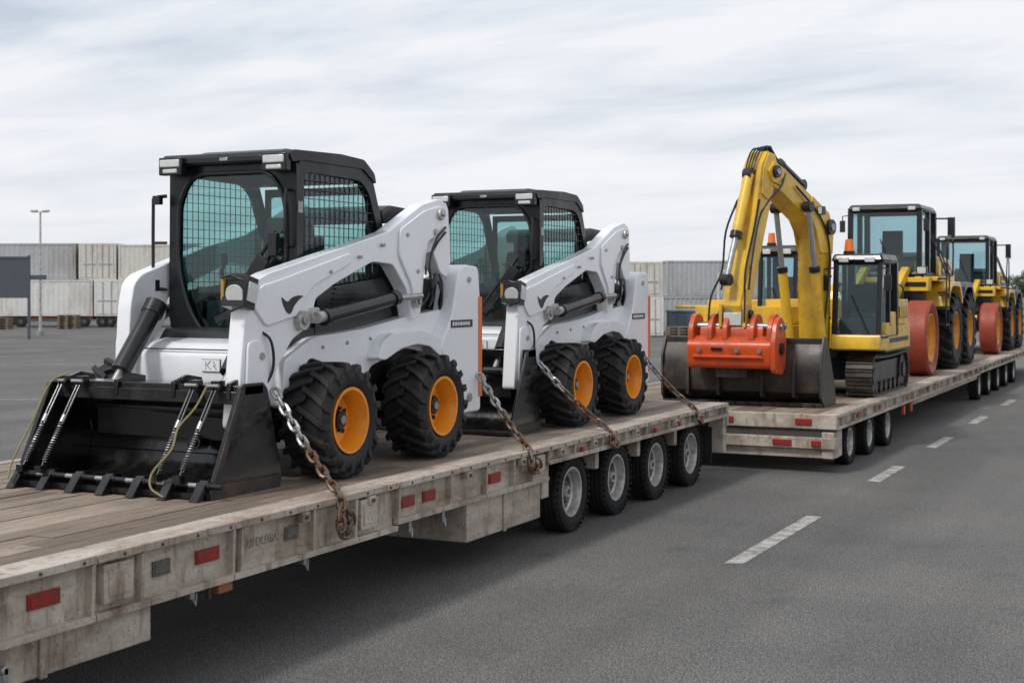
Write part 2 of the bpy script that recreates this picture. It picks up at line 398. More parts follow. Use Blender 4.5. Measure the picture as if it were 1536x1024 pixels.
fi=rounded([(-.22,1.13),(-.46,1.40),(-.60,1.80),(-.59,2.42),(-.44,2.67),(.44,2.67),(.59,2.42),(.60,1.80),(.46,1.40),(.22,1.13)],.20,6)
framed(b,fo,fi,-.80,-.745,'cabblack','y')
b.tube([(q[0],-.81,q[1]) for q in fi],.020,'black',seg=6,closed=True)
framed(b,[(-.62,1.5),(-.62,2.62),(.62,2.62),(.62,1.5)],[(-.56,1.6),(-.56,2.54),(.56,2.54),(.56,1.6)],.56,.59,'cabblack','y')
b.b2((-.62,-.7,1.06),(.62,.74,1.12),'cabblack')
b.done('cab_frame',cab,bevel=.008)
b=MB()
b.prism(rounded([(-.88,2.74),(-.91,2.79),(-.86,2.85),(-.1,2.87),(.30,2.85),(.49,2.73),(.52,2.63),(.46,2.66),(.28,2.76),(-.7,2.765)],.03,3),-.715,.715,'cabblack')
b.prism(rounded([(-.7,2.86),(-.6,2.89),(.15,2.89),(.25,2.86)],.02,2),-.45,.45,'cabblack')
b.box((0,-.905,2.785),(.9,.02,.045),'black'); b.box((0,-.918,2.785),(.09,.01,.03),'steel')
roof=b.done('cab_roof',cab,bevel=.015)
for x in (-.57,.57):
    b=MB(); b.box((x,-.92,2.74),(.26,.08,.16),'black'); b.box((x,-.965,2.765),(.22,.02,.07),'lens'); b.box((x,-.96,2.695),(.16,.02,.04),'lens'); b.done('work_light',roof,bevel=.012)
b=MB(); b.prism(fi,-.775,-.765,'glass','y'); b.done('windshield',cab)
for s_ in (-1,1):
    b=MB(); b.prism(win,s_*.655-.004,s_*.655+.004,'glass'); o=b.done('side_window',cab)
    b=MB()
    y=-.66
    while y<.67:
        z1=2.66 if y<.26 else (2.60-(y-.26)*.6 if y<.38 else 2.53-(y-.38)*2.02)
        b.box((s_*.680,y,(1.4+z1)/2),(.006,.006,z1-1.4),'black'); y+=.082
    z=1.45
    while z<2.65:
        ye=.69 if z<1.92 else .69-(z-1.92)*.47
        b.box((s_*.685,(-.69+ye)/2,z),(.006,ye+.69,.006),'black'); z+=.082
    b.done('window_guard',cab)
b=MB(); b.prism([(-.56,1.6),(.56,1.6),(.56,2.54),(-.56,2.54)],.571,.579,'glass','y'); b.done('rear_window',cab)
b=MB()
b.prism(rounded([(-.28,1.45),(-.30,1.58),(.12,1.60),(.22,2.12),(.34,2.14),(.30,1.45)],.05,3),-.25,.25,'seat')
b.prism(rounded([(.2,2.11),(.18,2.28),(.28,2.30),(.33,2.13)],.03,2),-.14,.14,'seat')
b.b2((-.34,-.3,1.12),(.34,.3,1.45),'black')
b.done('operator_seat',cab,bevel=.02)
b=MB()
for x in (-.36,.36):
    b.box((x,-.3,1.62),(.12,.4,.07),'black'); b.tube([(x,-.45,1.64),(x,-.47,1.8),(x*.95,-.46,1.86)],.018,'black'); b.cyl((x*.95,-.46,1.85),(x*.95,-.46,1.96),.03,'seat')
b.tube([(.1,-.6,1.95),(.3,-.58,1.98),(.34,-.55,2.2)],.012,'black'); b.box((.33,-.56,2.2),(.18,.03,.14),'black')
b.box((0,-.6,1.32),(.9,.1,.40),'seat'); b.box((.1,-.55,1.72),(.5,.12,.10),'seat'); b.box((-.45,-.35,1.5),(.12,.6,.3),'seat'); b.box((.45,-.35,1.5),(.12,.6,.3),'seat')
b.done('control_levers',cab,bevel=.008)
b=MB()
b.hose([(-.70,-.84,2.48),(-.79,-.90,2.46),(-.81,-.90,2.38),(-.81,-.90,1.72),(-.79,-.90,1.64),(-.70,-.84,1.62)],.017,'black',sub=3)
b.tube([(-.70,-.84,2.05),(-.81,-.90,2.05)],.014,'black')
b.box((-.79,-.92,1.66),(.10,.05,.10),'black'); b.box((-.76,-.9,2.44),(.08,.05,.08),'black')
b.done('grab_bar',cab)
b=MB(); b.hose([(.62,-.80,2.5),(.64,-.88,2.46),(.64,-.88,2.05),(.62,-.80,2.0)],.014,'black',sub=3)
b.done('grab_bar',cab)
b=MB() # wiper
b.tube([(.50,-.84,2.14),(.36,-.86,1.92),(-.06,-.87,1.42)],.020,'black',seg=6); b.tube([(.56,-.84,1.98),(.32,-.88,1.68),(.0,-.87,1.34)],.017,'black',seg=6)
b.box((.10,-.865,1.50),(.55,.02,.05),'black',rot=Matrix.Rotation(R(-44),3,'Y')); b.box((.50,-.86,2.02),(.09,.06,.20),'black'); b.box((.33,-.87,1.80),(.14,.04,.26),'black',rot=Matrix.Rotation(R(35),3,'Y')); b.box((-.0,-.87,1.39),(.26,.03,.06),'black',rot=Matrix.Rotation(R(-20),3,'Y'))
b.done('wiper',cab,bevel=.004)
b=MB(); b.box((.71,-.76,2.35),(.03,.05,.10),'steel'); b.done('door_hinge',cab)
b=MB(); b.box((.71,-.76,1.7),(.03,.05,.10),'steel'); b.done('door_hinge',cab)
# lift arms
armp=[(-1.92,.50),(-1.86,1.05),(-1.80,1.48),(-1.70,1.68),(-1.5,1.76),(-.22,2.03),(.43,2.17),(.72,2.30),(1.08,2.46),(1.45,2.54),(1.62,2.47),(1.68,1.90),(1.60,1.74),(1.46,1.78),(1.30,2.00),(1.14,1.98),(1.10,1.60),(1.04,1.36),(.88,1.32),(.78,1.62),(.52,1.86),(.15,1.88),(-.50,1.67),(-.80,1.54),(-.86,1.32),(-1.15,1.20),(-1.38,.95),(-1.55,.50)]
for s_ in (-1,1):
    fy=(lambda y:y) if s_>0 else (lambda y:y if y>-.75 else -.75+(y+.75)*.50)
    F=lambda P:[(fy(p[0]),p[1]) for p in P]
    arm=MB(); x0,x1=sorted((s_*.75,s_*.90)); arm.prism(rounded(F(armp),.05,4),x0,x1,'white')
    x2,x3=sorted((s_*.90,s_*.925))
    arm.prism(rounded(F([(-1.74,1.50),(-1.62,1.66),(-1.45,1.69),(-.25,1.96),(-.25,1.86),(-.85,1.66),(-1.0,1.54),(-1.1,1.40),(-1.55,1.32)]),.05,3),x2,x3,'white')
    arm.prism(rounded([(.62,2.20),(1.08,2.40),(1.42,2.47),(1.55,2.40),(1.55,2.20),(1.16,2.10),(1.0,1.5),(.90,1.42),(.84,1.66),(.60,1.95)],.05,3),x2,x3,'white')
    arm.prism(rounded(F([(-1.84,.58),(-1.80,1.2),(-1.62,1.22),(-1.44,.95),(-1.58,.56)]),.05,3),x2,x3,'white')
    arm.cyl((s_*.72,fy(-1.66),.62),(s_*.96,fy(-1.66),.62),.10,'white',seg=24)
    arm=arm.done('lift_arm',sk,bevel=.016)
    xo=s_*.93
    for (y,z,r_) in ((1.40,2.38,.06),(-1.05,1.36,.085),(-.86,1.40,.07),(-1.66,.70,.06),(.92,1.50,.06)):
        b=MB(); y=fy(y)
        b.cyl((xo-s_*.03,y,z),(xo+s_*.03,y,z),r_,'galv',seg=18)
        b.cyl((xo+s_*.03,y,z),(xo+s_*.05,y,z),r_*.45,'steel',seg=10)
        b.done('pivot_pin',arm,bevel=.005)
    for (y,z,r_) in ((-1.62,1.08,.03),(1.30,2.2,.03),(-.6,1.78,.016),(.3,2.04,.018),(-.1,1.92,.016),(.75,2.15,.02),(.95,1.8,.02)):
        b=MB(); y=fy(y); b.cyl((xo-s_*.03,y,z),(xo+s_*.01,y,z),r_,'steel',seg=12); b.done('bolt',arm)
    b=MB(); xc=s_*.98
    b.cyl((xc,-.90,1.38),(xc,-.72,1.40),.05,'galv'); b.cyl((xc,-.78,1.385),(xc,.42,1.54),.062,'black',seg=20); b.cyl((xc,.40,1.535),(xc,.92,1.56),.03,'steel'); b.cyl((xc,-.80,1.38),(xc,-.74,1.39),.075,'black',seg=20); b.cyl((xc,.36,1.53),(xc,.44,1.545),.075,'black',seg=20)
    b.done('hydraulic_cylinder',arm)
    b=MB(); xi=s_*.58
    b.cyl((xi,-1.78,.70),(xi,-1.52,1.02),.035,'steel'); b.cyl((xi,-1.60,.92),(xi,-1.16,1.46),.085,'black',seg=20); b.cyl((xi,-1.20,1.40),(xi,-1.13,1.50),.10,'black',seg=20); b.cyl((xi-.12,-1.78,.70),(xi+.12,-1.78,.70),.05,'black')
    b.done('tilt_cylinder',arm)
    for k in range(4):
        b=MB(); o_=.035*k
        b.hose([(s_*.76,.98+o_,1.42),(s_*.90,1.12+o_,1.50+o_),(s_*.93,1.22+o_,1.66+o_*.5),(s_*.91,1.36+o_*.5,1.78-o_),(s_*.88,1.52,1.66-o_),(s_*.80,1.60,1.45-o_)],.016,'black',sub=4)
        b.done('hydraulic_hose',arm)
    for k in range(2):
        b=MB(); b.hose([(s_*.935,1.50,2.25-.05*k),(s_*.95,1.28,2.12-.05*k),(s_*.96,1.12,1.88),(s_*.95,1.2,1.6-.04*k),(s_*.80,1.4,1.45)],.013,'black',sub=5); b.done('hydraulic_hose',arm)
    b=MB(); b.hose([(s_*.86,fy(-1.6),1.30),(s_*.945,fy(-1.52),1.2),(s_*.945,fy(-1.50),.95),(s_*.86,fy(-1.6),.75)],.013,'black')
    b.done('hydraulic_hose',arm)
b=MB(); b.cyl((-.74,1.4,2.38),(.74,1.4,2.38),.07,'white'); b.done('cross_tube',sk)
b=MB(); b.cyl((-.8,-1.60,.62),(.8,-1.66,.62),.07,'black'); b.box((0,-1.64,.50),(1.5,.10,.22),'black'); b.done('cross_tube',sk)
b=MB()
b.box((.84,-1.80,1.60),(.22,.16,.26),'black',rot=Matrix.Rotation(R(-14),3,'X')); b.cyl((.86,-1.88,1.585),(.86,-1.905,1.58),.085,'lens',seg=20); b.box((.73,-1.86,1.63),(.03,.06,.18),'amberdim'); b.tube([(.73,-1.9,1.72),(.84,-1.92,1.74),(.95,-1.9,1.70),(.96,-1.9,1.50),(.84,-1.92,1.45)],.010,'black')
b.box((.955,-1.79,1.6),(.02,.12,.16),'lens',rot=Matrix.Rotation(R(-14),3,'X'))
b.done('headlight',sk,bevel=.02)
b=MB(); b.prism(rounded([(-1.35,1.565),(-1.325,1.50),(-1.28,1.44),(-1.235,1.415),(-1.20,1.43),(-1.17,1.48),(-1.10,1.535),(-1.02,1.57),(-1.11,1.575),(-1.20,1.555),(-1.25,1.52),(-1.29,1.53)],.018,4),.926,.930,'decal'); b.done('arm_emblem',sk)
# bucket
bk=empty('bucket',(0,0,0),sk); bk.scale=(1,1,.93)
hw=1.0
def shell(b,m,hw,pts,th=.03):
    inner=[];n=len(pts)
    for i in range(n):
        a=Vector(pts[max(i-1,0)]);c_=Vector(pts[min(i+1,n-1)]);d=(c_-a).normalized(); nrm=Vector((d.y,-d.x)); inner.append((pts[i][0]+nrm.x*th,pts[i][1]+nrm.y*th))
    b.prism(list(pts)+inner[::-1],-hw,hw,m)
def curve_pts(P,n=5): 
    q=[P[0]]
    for i in range(1,len(P)-1):
        a=Vector(P[i-1]).lerp(Vector(P[i]),.5) if i>1 else Vector(P[0]).lerp(Vector(P[i]),.5)
        c_=Vector(P[i]).lerp(Vector(P[i+1]),.5)
        for k in range(n+1):
            t_=k/n; v_=a*(1-t_)**2+Vector(P[i])*2*t_*(1-t_)+c_*t_*t_; q.append((v_.x,v_.y))
    q.append(P[-1]); return q
b=MB(); shell(b,'bucket',hw-.03,curve_pts([(-2.34,.05),(-1.85,.05),(-1.58,.10),(-1.50,.42),(-1.64,.70),(-1.86,.88)]))
b.b2((-hw,-1.95,.84),(hw,-1.70,.92),'bucket'); b.b2((-hw+.03,-1.97,.76),(hw-.03,-1.93,.87),'bucket')
b.cyl((.32,-1.74,.38),(.32,-1.60,.38),.07,'bucket',seg=20); b.cyl((.32,-1.76,.38),(.32,-1.72,.38),.04,'black')
b.b2((-hw+.04,-1.66,.40),(hw-.04,-1.58,.43),'bucket')
b.done('bucket_shell',bk,bevel=.006)
for x in (-.86,-.30,.30,.86):
    b=MB(); b.prism([(-1.98,.80),(-1.98,.94),(-1.80,.99),(-1.62,.96),(-1.62,.84)],x-.02,x+.02,'bucket'); b.done('mounting_plate',bk,bevel=.006)
for s_ in (-1,1):
    b=MB()
    x0,x1=sorted((s_*(hw-.03),s_*(hw+.0)))
    b.prism([(-2.40,.0),(-2.38,.10),(-2.02,.90),(-1.95,.94),(-1.70,.94),(-1.64,.88),(-1.44,.10),(-1.48,.0)],x0,x1,'bucket')
    x0,x1=sorted((s_*hw,s_*(hw+.015)))
    b.prism([(-2.40,.0),(-2.38,.10),(-2.02,.90),(-1.97,.88),(-2.30,.12),(-1.50,.12),(-1.48,.0)],x0,x1,'bucket2')
    b.done('side_plate',bk,bevel=.006)
b=MB(); b.b2((-hw,-2.42,.012),(hw,-2.30,.06),'bucket'); b.cyl((-hw+.02,-2.38,.12),(hw-.02,-2.38,.12),.022,'steel')
b.done('cutting_edge',bk)
for k in range(7):
    x=-.94+k*.313; b=MB()
    b.prism([(-2.53,.0),(-2.51,.03),(-2.43,.13),(-2.38,.17),(-2.28,.16),(-2.24,.06),(-2.30,.0)],x-.04,x+.04,'bucket'); b.cyl((x-.06,-2.38,.12),(x+.06,-2.38,.12),.034,'bucket'); b.cyl((x+.05,-2.38,.12),(x+.17,-2.38,.12),.026,'black')
    b.done('tooth',bk,bevel=.006)
for x in (-.90,-.70,.50,.72):
    b=MB(); p0=Vector((x+.03,-1.99,.92)); p1=Vector((x,-2.42,.17)); L=(p1-p0)
    for dx in (-.016,.016):
        b.cyl(p0+Vector((dx,0,0)),p0+L*.5+Vector((dx,0,0)),.011,'black',seg=8)
    b.box(p0+Vector((0,.02,-.0)),(.08,.08,.08),'bucket'); b.box(p1,(.07,.07,.06),'bucket')
    b.cyl(p0+L*.40,p0+L*.48,.024,'steel',seg=12); b.cyl(p0+L*.5,p1,.008,'black',seg=8)
    hel=[]
    q=L.to_track_quat('Z','Y')
    for i in range(129):
        a=i/128*2*math.pi*16; hel.append(p0+L*(.50+.42*i/128)+q@Vector((.019*math.cos(a),.019*math.sin(a),0)))
    b.tube(hel,.0042,'steel',seg=5)
    b.cyl(p0+Vector((-.06,-.04,0)),p0+Vector((.06,-.04,0)),.016,'steel',seg=10)
    b.done('spring_tensioner',bk)
b=MB()
b.hose([(.70,-2.02,.95),(.66,-2.14,.74),(.57,-2.24,.57),(.60,-2.36,.40),(.50,-2.46,.22),(.53,-2.52,.10),(.66,-2.53,.03)],.009,'rope')
b.done('rope',bk)
b=MB()
b.hose([(-.82,-1.98,.98),(-.92,-2.08,.90),(-.98,-2.22,.57),(-1.0,-2.42,.24),(-.96,-2.52,.08)],.009,'rope')
b.done('rope',bk)
# second skid steer
sk2=copy_tree(sk,loc=(GY,16.28,DZ),skip=('bucket',)); sk2['label']='white loader with smooth black bucket parked behind another loader'; sk2.scale=(1,1,.985)
bk2=empty('bucket',(0,0,0),sk2)
b=MB(); shell(b,'bucket',.97,curve_pts([(-2.2,.03),(-1.8,.03),(-1.55,.08),(-1.48,.45),(-1.55,.7),(-1.64,.92)])); b.b2((-1,-1.75,.86),(1,-1.55,.95),'bucket'); b.b2((-1,-2.24,.01),(1,-2.12,.05),'bucket2'); b.done('bucket_shell',bk2,bevel=.006)
for s_ in (-1,1):
    b=MB()
    x0,x1=sorted((s_*.97,s_*1.0)); b.prism([(-2.22,0),(-2.2,.09),(-1.78,.93),(-1.55,.97),(-1.42,.12),(-1.46,0)],x0,x1,'bucket')
    x0,x1=sorted((s_*1.0,s_*1.012)); b.prism([(-2.22,0),(-2.2,.09),(-2.14,.09),(-1.44,.12),(-1.46,0)],x0,x1,'bucket2')
    b.done('side_plate',bk2,bevel=.006)
# ------------------------------------------------------------------ trailers
def plain_wheel(Rr,w,ri):
    b=MB(); h=w/2
    prof=[(-h*.8,ri),(-h,ri+.05),(-h*.98,Rr-.06),(-h*.82,Rr)]
    for x in (-.5,-.17,.17,.5): prof+=[(h*x-.012,Rr),(h*x-.008,Rr-.018),(h*x+.008,Rr-.018),(h*x+.012,Rr)]
    prof+=[(h*.82,Rr),(h*.96,Rr-.035),(h*.94,Rr-.05),(h*1.0,Rr-.07),(h*1.02,ri+.08),(h*1.0,ri+.05),(h*.8,ri)]
    b.lathe(prof,'rubberdusty',seg=44)
    for k in range(36):
        a=2*math.pi*k/36; b.box((h*.93,(Rr-.022)*math.cos(a),(Rr-.022)*math.sin(a)),(.05,.03,.03),'rubberdusty',rot=Matrix.Rotation(a,3,'X'))
    t_=b.done('tyre')
    b=MB()
    b.lathe([(h*.78,ri+.003),(h*.90,ri+.010),(h*.90,ri-.012),(h*.70,ri-.028),(h*.3,ri-.035),(h*.2,ri-.06),(-h*.3,ri-.06),(-h*.8,ri+.003)],'galv',seg=40)
    b.lathe([(h*.2,ri-.055),(-h*.05,ri*.66),(-h*.02,ri*.50),(h*.12,ri*.46),(h*.12,.01),(-h*.3,.01),(-h*.3,ri-.06)],'galvdark',seg=36)
    b.cyl((h*.1,0,0),(h*.62,0,0),ri*.27,'galv',r1=ri*.22,seg=20); b.cyl((h*.6,0,0),(h*.68,0,0),ri*.12,'galvdark',seg=12)
    for i in range(10):
        a=2*math.pi*i/10; b.cyl((h*.08,ri*.38*math.cos(a),ri*.38*math.sin(a)),(h*.32,ri*.38*math.cos(a),ri*.38*math.sin(a)),.013,'steel',seg=6)
    for i in range(8):
        a=2*math.pi*(i+.5)/8; b.cyl((-h*.05,ri*.66*math.cos(a),ri*.66*math.sin(a)),(h*.08,ri*.68*math.cos(a),ri*.68*math.sin(a)),.024,'black',seg=10)
    r_=b.done('rim'); return t_,r_
tw,tr=plain_wheel(.44,.30,.265)
def planks(b,x0,x1,y0,y1,z,th=.05,w=.20,seg=4.2):
    n=round((x1-x0)/w); w=(x1-x0)/n
    for i in range(n):
        y=y0; off=random.uniform(.4,1)*seg
        while y<y1-.01:
            ye=min(y1,y+off); off=seg*random.uniform(.8,1.1)
            b.b2((x0+i*w+.007,y+.004,z-th),(x0+(i+1)*w-.007,ye-.004,z+random.uniform(-.005,.004)),'wood'); y=ye
tl=empty('flatbed_trailer',(0,0,0),label='long worn beige lowboy trailer carrying two white loaders',cat='trailer',group='lowboy trailers parked end to end')
XR=-6.12; XL=-10.2
b=MB(); planks(b,XL+.12,XR-.27,1,19.5,1.05)
b.done('deck',tl)
b=MB()
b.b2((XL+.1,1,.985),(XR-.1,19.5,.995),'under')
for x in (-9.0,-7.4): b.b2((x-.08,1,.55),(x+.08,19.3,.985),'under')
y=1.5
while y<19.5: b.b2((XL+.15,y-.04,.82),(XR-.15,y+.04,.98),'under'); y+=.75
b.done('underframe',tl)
def rail(parent,XR,y0,y1,ztop,depthf,splits,mat='rail'):
    b=MB()
    for (a,c_) in zip(splits,splits[1:]):
        b.b2((XR-.27,a+.006,ztop-.045),(XR+.02,c_-.006,ztop+.006),'raillight')
        d=depthf((a+c_)/2)
        b.b2((XR-.10,a+.006,ztop-d),(XR-.05,c_-.006,ztop-.045),mat)
        b.b2((XR-.12,a+.006,ztop-d-.025),(XR+.01,c_-.006,ztop-d+.02),mat)
    return b
REF=((6.33,.26),(7.86,.25),(10.58,.24),(10.96,.22),(12.25,.24),(2.8,.26))
b=rail(tl,XR,1,19.5,1.05,lambda y:.38 if y<10.3 else (.33 if y<13.4 else .17),[1,5.6,6.72,8.1,10.35,12.0,13.42,16.3,19.5])
for y in (1.3,2.2,3.1,4.0,4.9,5.9,6.70,7.15,8.10,8.20,9.10,9.70,10.38,11.3,12.0,12.6,13.42,14.1,14.9,15.6,16.3,17.1,17.9,18.7,19.3):
    d=.38 if y<10.35 else (.33 if y<13.4 else .17)
    b.prism([(XR-.06,1.05-d),(XR-.0,1.05-d),(XR+.012,1.0),(XR-.06,1.0)],y-.015,y+.015,'rail','y')
for (y0,y1) in ((6.78,7.05),(9.75,10.02),(13.0,13.3)):
    b.b2((XR-.06,y0,.74),(XR+.015,y1,.98),'rail'); b.b2((XR+.015,y0+.04,.78),(XR+.022,y1-.04,.94),'raillight')
y=1.2
while y<19.4: b.cyl((XR+.005,y,1.028),(XR+.03,y,1.028),.012,'under',seg=6); y+=.36
b.done('side_rail',tl,bevel=.006)
b=MB(); b.b2((XL-.02,1,.70),(XL+.12,19.5,1.056),'raillight'); b.done('side_rail',tl,bevel=.008)
def plate(name,parent,y,z,w,h,m,X=XR):
    b=MB(); b.box((X-.042,y,z),(.018,w,h),m); b.box((X-.030,y,z),(.006,w-.03,h-.03),m); return b.done(name,parent,bevel=.003)
for y,w in REF: plate('reflector',tl,y,.86,w,.095,'red')
for y in (7.38,8.86): plate('plate',tl,y,.86,.17,.10,'decalgrey')
for y in (14.3,15.2,16.6,17.5,18.4): 
    b=MB(); b.box((XR+.0,y,.93),(.03,.08,.05),'red'); b.done('marker_light',tl,bevel=.005)
for y in (13.7,15.9,17.3,18.2,11.6,8.95,9.9,5.2,12.75,14.6):
    b=MB(); b.box((XR+.012,y,.965),(.05,.10,.07),'rail'); b.box((XR+.04,y,.965),(.01,.05,.03),'under'); b.done('stake_pocket',tl,bevel=.004)
cu=bpy.data.curves.new('lettering','FONT'); cu.body='LUFDU28A'; cu.size=.09; cu.extrude=.001
to=bpy.data.objects.new('tmp',cu); COL.objects.link(to); dg=bpy.context.evaluated_depsgraph_get(); me=bpy.data.meshes.new_from_object(to.evaluated_get(dg)); me.materials.clear(); me.materials.append(M['stencil'])
kill(to); lt=bpy.data.objects.new('lettering',me); COL.objects.link(lt); lt.parent=tl; lt.location=(XR-.047,8.27,.83); lt.rotation_euler=(R(90),0,R(90))
b=MB(); b.b2((-7.2,3,.40),(XR-.06,7.3,.655),'rail'); b.b2((XR-.06,5.35,.39),(XR-.045,5.42,.66),'rail'); b.b2((XR-.06,6.3,.39),(XR-.035,6.36,.66),'rail'); b.cyl((XR-.04,6.0,.52),(XR-.0,6.0,.52),.03,'steel'); b.b2((XR-.02,5.98,.42),(XR+.0,6.02,.54),'steel'); b.done('storage_box',tl,bevel=.01)
b=MB(); b.b2((-7.6,11.75,.31),(XR-.08,13.38,.715),'rail'); b.b2((XR-.08,12.5,.30),(XR-.06,12.56,.71),'rail'); b.b2((-7.4,13.38,.5),(XR-.06,13.55,1.0),'rail'); b.done('storage_box',tl,bevel=.01)
b=MB(); b.box((XR-.14,8.12,.60),(.12,.16,.10),'block'); b.box((XR-.10,7.95,.60),(.03,.03,.13),'under'); b.done('marker_block',tl,bevel=.01)
for y in (7.75,9.1,10.7,11.3): b=MB(); b.box((XR-.1,y,.62),(.04,.05,.09),'steel'); b.tube([(XR-.1,y,.6),(XR-.08,y+.03,.53),(XR-.1,y+.06,.6)],.01,'steel'); b.done('tie_hook',tl)
for i,y in enumerate((14.40,15.72,17.06,18.42)):
    place_wheel(tw,tr,tl,(XR-.30,y,.44),1); place_wheel(tw,tr,tl,(XL+.30,y,.44),-1)
    b=MB(); b.cyl((XL+.3,y,.44),(XR-.3,y,.44),.07,'under'); b.box((-8.2,y,.72),(2.2,.12,.14),'under'); b.done('axle',tl)
b=MB()
for y in (15.06,16.39,17.74):
    b.b2((XR-.42,y-.05,.62),(XR-.14,y+.05,.88),'rail')
b.b2((XR-.45,13.6,.885),(XR-.10,19.3,.90),'under')
b.done('fender_bracket',tl,bevel=.008)
b=MB(); b.b2((XL+.05,19.5,.72),(XR+.01,19.58,1.052),'rail'); b.b2((XR-.25,19.42,.35),(XR-.02,19.56,.85),'rail'); b.b2((XL+.1,19.42,.45),(XR-.25,19.5,.72),'under'); b.done('rear_bumper',tl,bevel=.01)
b=MB(); b.box((XR-.3,19.2,.48),(.36,.02,.50),'rubber'); b.done('mud_flap',tl)
# trailer 2
X2=-4.78; XL2=-9.55; ZD=.85
t2=empty('flatbed_trailer',(0,0,0),label='worn beige lowboy trailer carrying yellow excavators and loaders',cat='trailer',group='lowboy trailers parked end to end')
b=MB(); planks(b,XL2+.1,X2-.2,20.5,49,ZD,w=.24); b.done('deck',t2)
b=rail(t2,X2,20.5,49,ZD,lambda y:.20 if y<35 else .17,[20.5,23.2,26.0,29,32,35,38.5,42,45.5,49])
y=20.9
while y<49:
    b.prism([(X2-.06,ZD-.2),(X2-.0,ZD-.2),(X2+.012,ZD-.05),(X2-.06,ZD-.05)],y-.015,y+.015,'rail','y'); y+=.8
b.b2((X2-.16,27,ZD-.34),(X2-.10,35.2,ZD-.2),'rail')
b.done('side_rail',t2,bevel=.006)
b=MB(); b.b2((XL2,20.5,ZD-.2),(XL2+.1,49,ZD+.005),'raillight'); b.done('side_rail',t2,bevel=.006)
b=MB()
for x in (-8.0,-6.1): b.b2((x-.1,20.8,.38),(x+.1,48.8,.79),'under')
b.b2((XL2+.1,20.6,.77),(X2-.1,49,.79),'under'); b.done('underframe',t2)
b=MB()
b.b2((XL2,20.42,.64),(X2+.01,20.5,ZD+.004),'rail'); b.b2((XL2+.05,20.46,.50),(X2-.03,20.6,.64),'under')
b.b2((XL2,20.36,.36),(X2-.0,20.55,.52),'rail'); b.b2((XL2+.05,20.44,.22),(X2-.02,20.7,.35),'rail'); b.b2((X2-.2,20.40,.22),(X2-.03,20.95,.60),'rail')
b.done('rear_bumper',t2,bevel=.01)
for x,z,w in ((-5.25,.745,.24),(-5.55,.44,.28),(-5.05,.44,.14),(-6.4,.74,.2),(-6.75,.44,.28)):
    b=MB(); b.box((x,20.35 if z<.6 else 20.41,z),(w,.03,.09),'red'); b.done('tail_light',t2,bevel=.008)
for y in (22.1,23.7,26.1,27.7,29.3,31.7,33.3,36.5,40.5): plate('reflector',t2,y,ZD-.125,.24,.07,'red',X2)
for y in (25.9,26.6): 
    b=MB(); b.box((X2-.08,y,.5),(.06,.12,.16),'redorange'); b.done('marker_block',t2,bevel=.01)
for y in (21.75,23.15,24.6,35.5,37.2,38.9,40.6,42.3):
    w=place_wheel(tw,tr,t2,(X2-.20,y,.34),1); w.scale=(.78,)*3
    w=place_wheel(tw,tr,t2,(XL2+.30,y,.34),-1); w.scale=(.78,)*3
kill(tw,tr)
# ------------------------------------------------------------------ chains
def chain(pts,link=.12,r=.0155,label='',end=None):
    P=[Vector(p) for p in pts]
    segs=[];tot=0
    for a,c_ in zip(P,P[1:]): segs.append((tot,(c_-a).length,a,c_)); tot+=(c_-a).length
    def at(d):
        for s0,l,a,c_ in segs:
            if d<=s0+l+1e-6: return a.lerp(c_,(d-s0)/l)
        return P[-1]
    b=MB(); step=link*.72; n=int(tot/step)
    for i in range(n):
        c0=at(i*step); c1=at(min((i+1)*step,tot)); d=(c1-c0).normalized(); mid=(c0+c1)/2
        q=d.to_track_quat('X','Z')@Quaternion((1,0,0),R(90*(i%2)+25+random.uniform(-12,12)))
        path=[]
        hl=link/2-.032
        for k in range(5): a=R(-90+180*k/4); path.append((hl+.030*math.cos(a),.030*math.sin(a),0))
        for k in range(5): a=R(90+180*k/4); path.append((-hl+.030*math.cos(a),.030*math.sin(a),0))
        b.tube([mid+q@Vector(p) for p in path],r,'steel' if i<n*.28 else 'chain',seg=6,closed=True)
    o=b.done('tie_down_chain'); tag(o,label or 'rusty steel tie-down chain from loader to trailer edge','chain','tie-down chains')
    return o
def sag(a,c_,s,n=8):
    a=Vector(a);c_=Vector(c_); return [a.lerp(c_,i/n)-Vector((0,0,s*4*(i/n)*(1-i/n))) for i in range(n+1)]
chain(sag((-6.93,9.72,1.85),(-6.10,9.42,1.08),.05)+[(-6.06,9.40,.98),(-6.04,9.34,.84),(-6.05,9.42,.75),(-6.06,9.54,.80),(-6.06,9.52,.92),(-6.05,9.44,.98)])
chain(sag((-6.86,13.28,1.78),(-6.12,12.92,1.08),.04)+[(-6.07,12.9,1.0),(-6.05,12.84,.90),(-6.05,12.94,.82),(-6.06,13.06,.90),(-6.07,12.99,1.0)],label='rusty chain from rear of loader over trailer edge')
chain(sag((-6.9,14.85,1.83),(-6.12,15.05,1.08),.05)+[(-6.07,15.05,1.0),(-6.05,15.02,.92),(-6.05,15.14,.88),(-6.06,15.16,.98)],label='rusty chain from smooth bucket to trailer edge')
chain(sag((-6.87,18.1,1.80),(-6.12,18.1,1.08),.06)+[(-6.07,18.1,1.0),(-6.05,18.08,.90),(-6.05,18.2,.88),(-6.06,18.2,.98)],label='rusty chain from rear of second loader to deck')
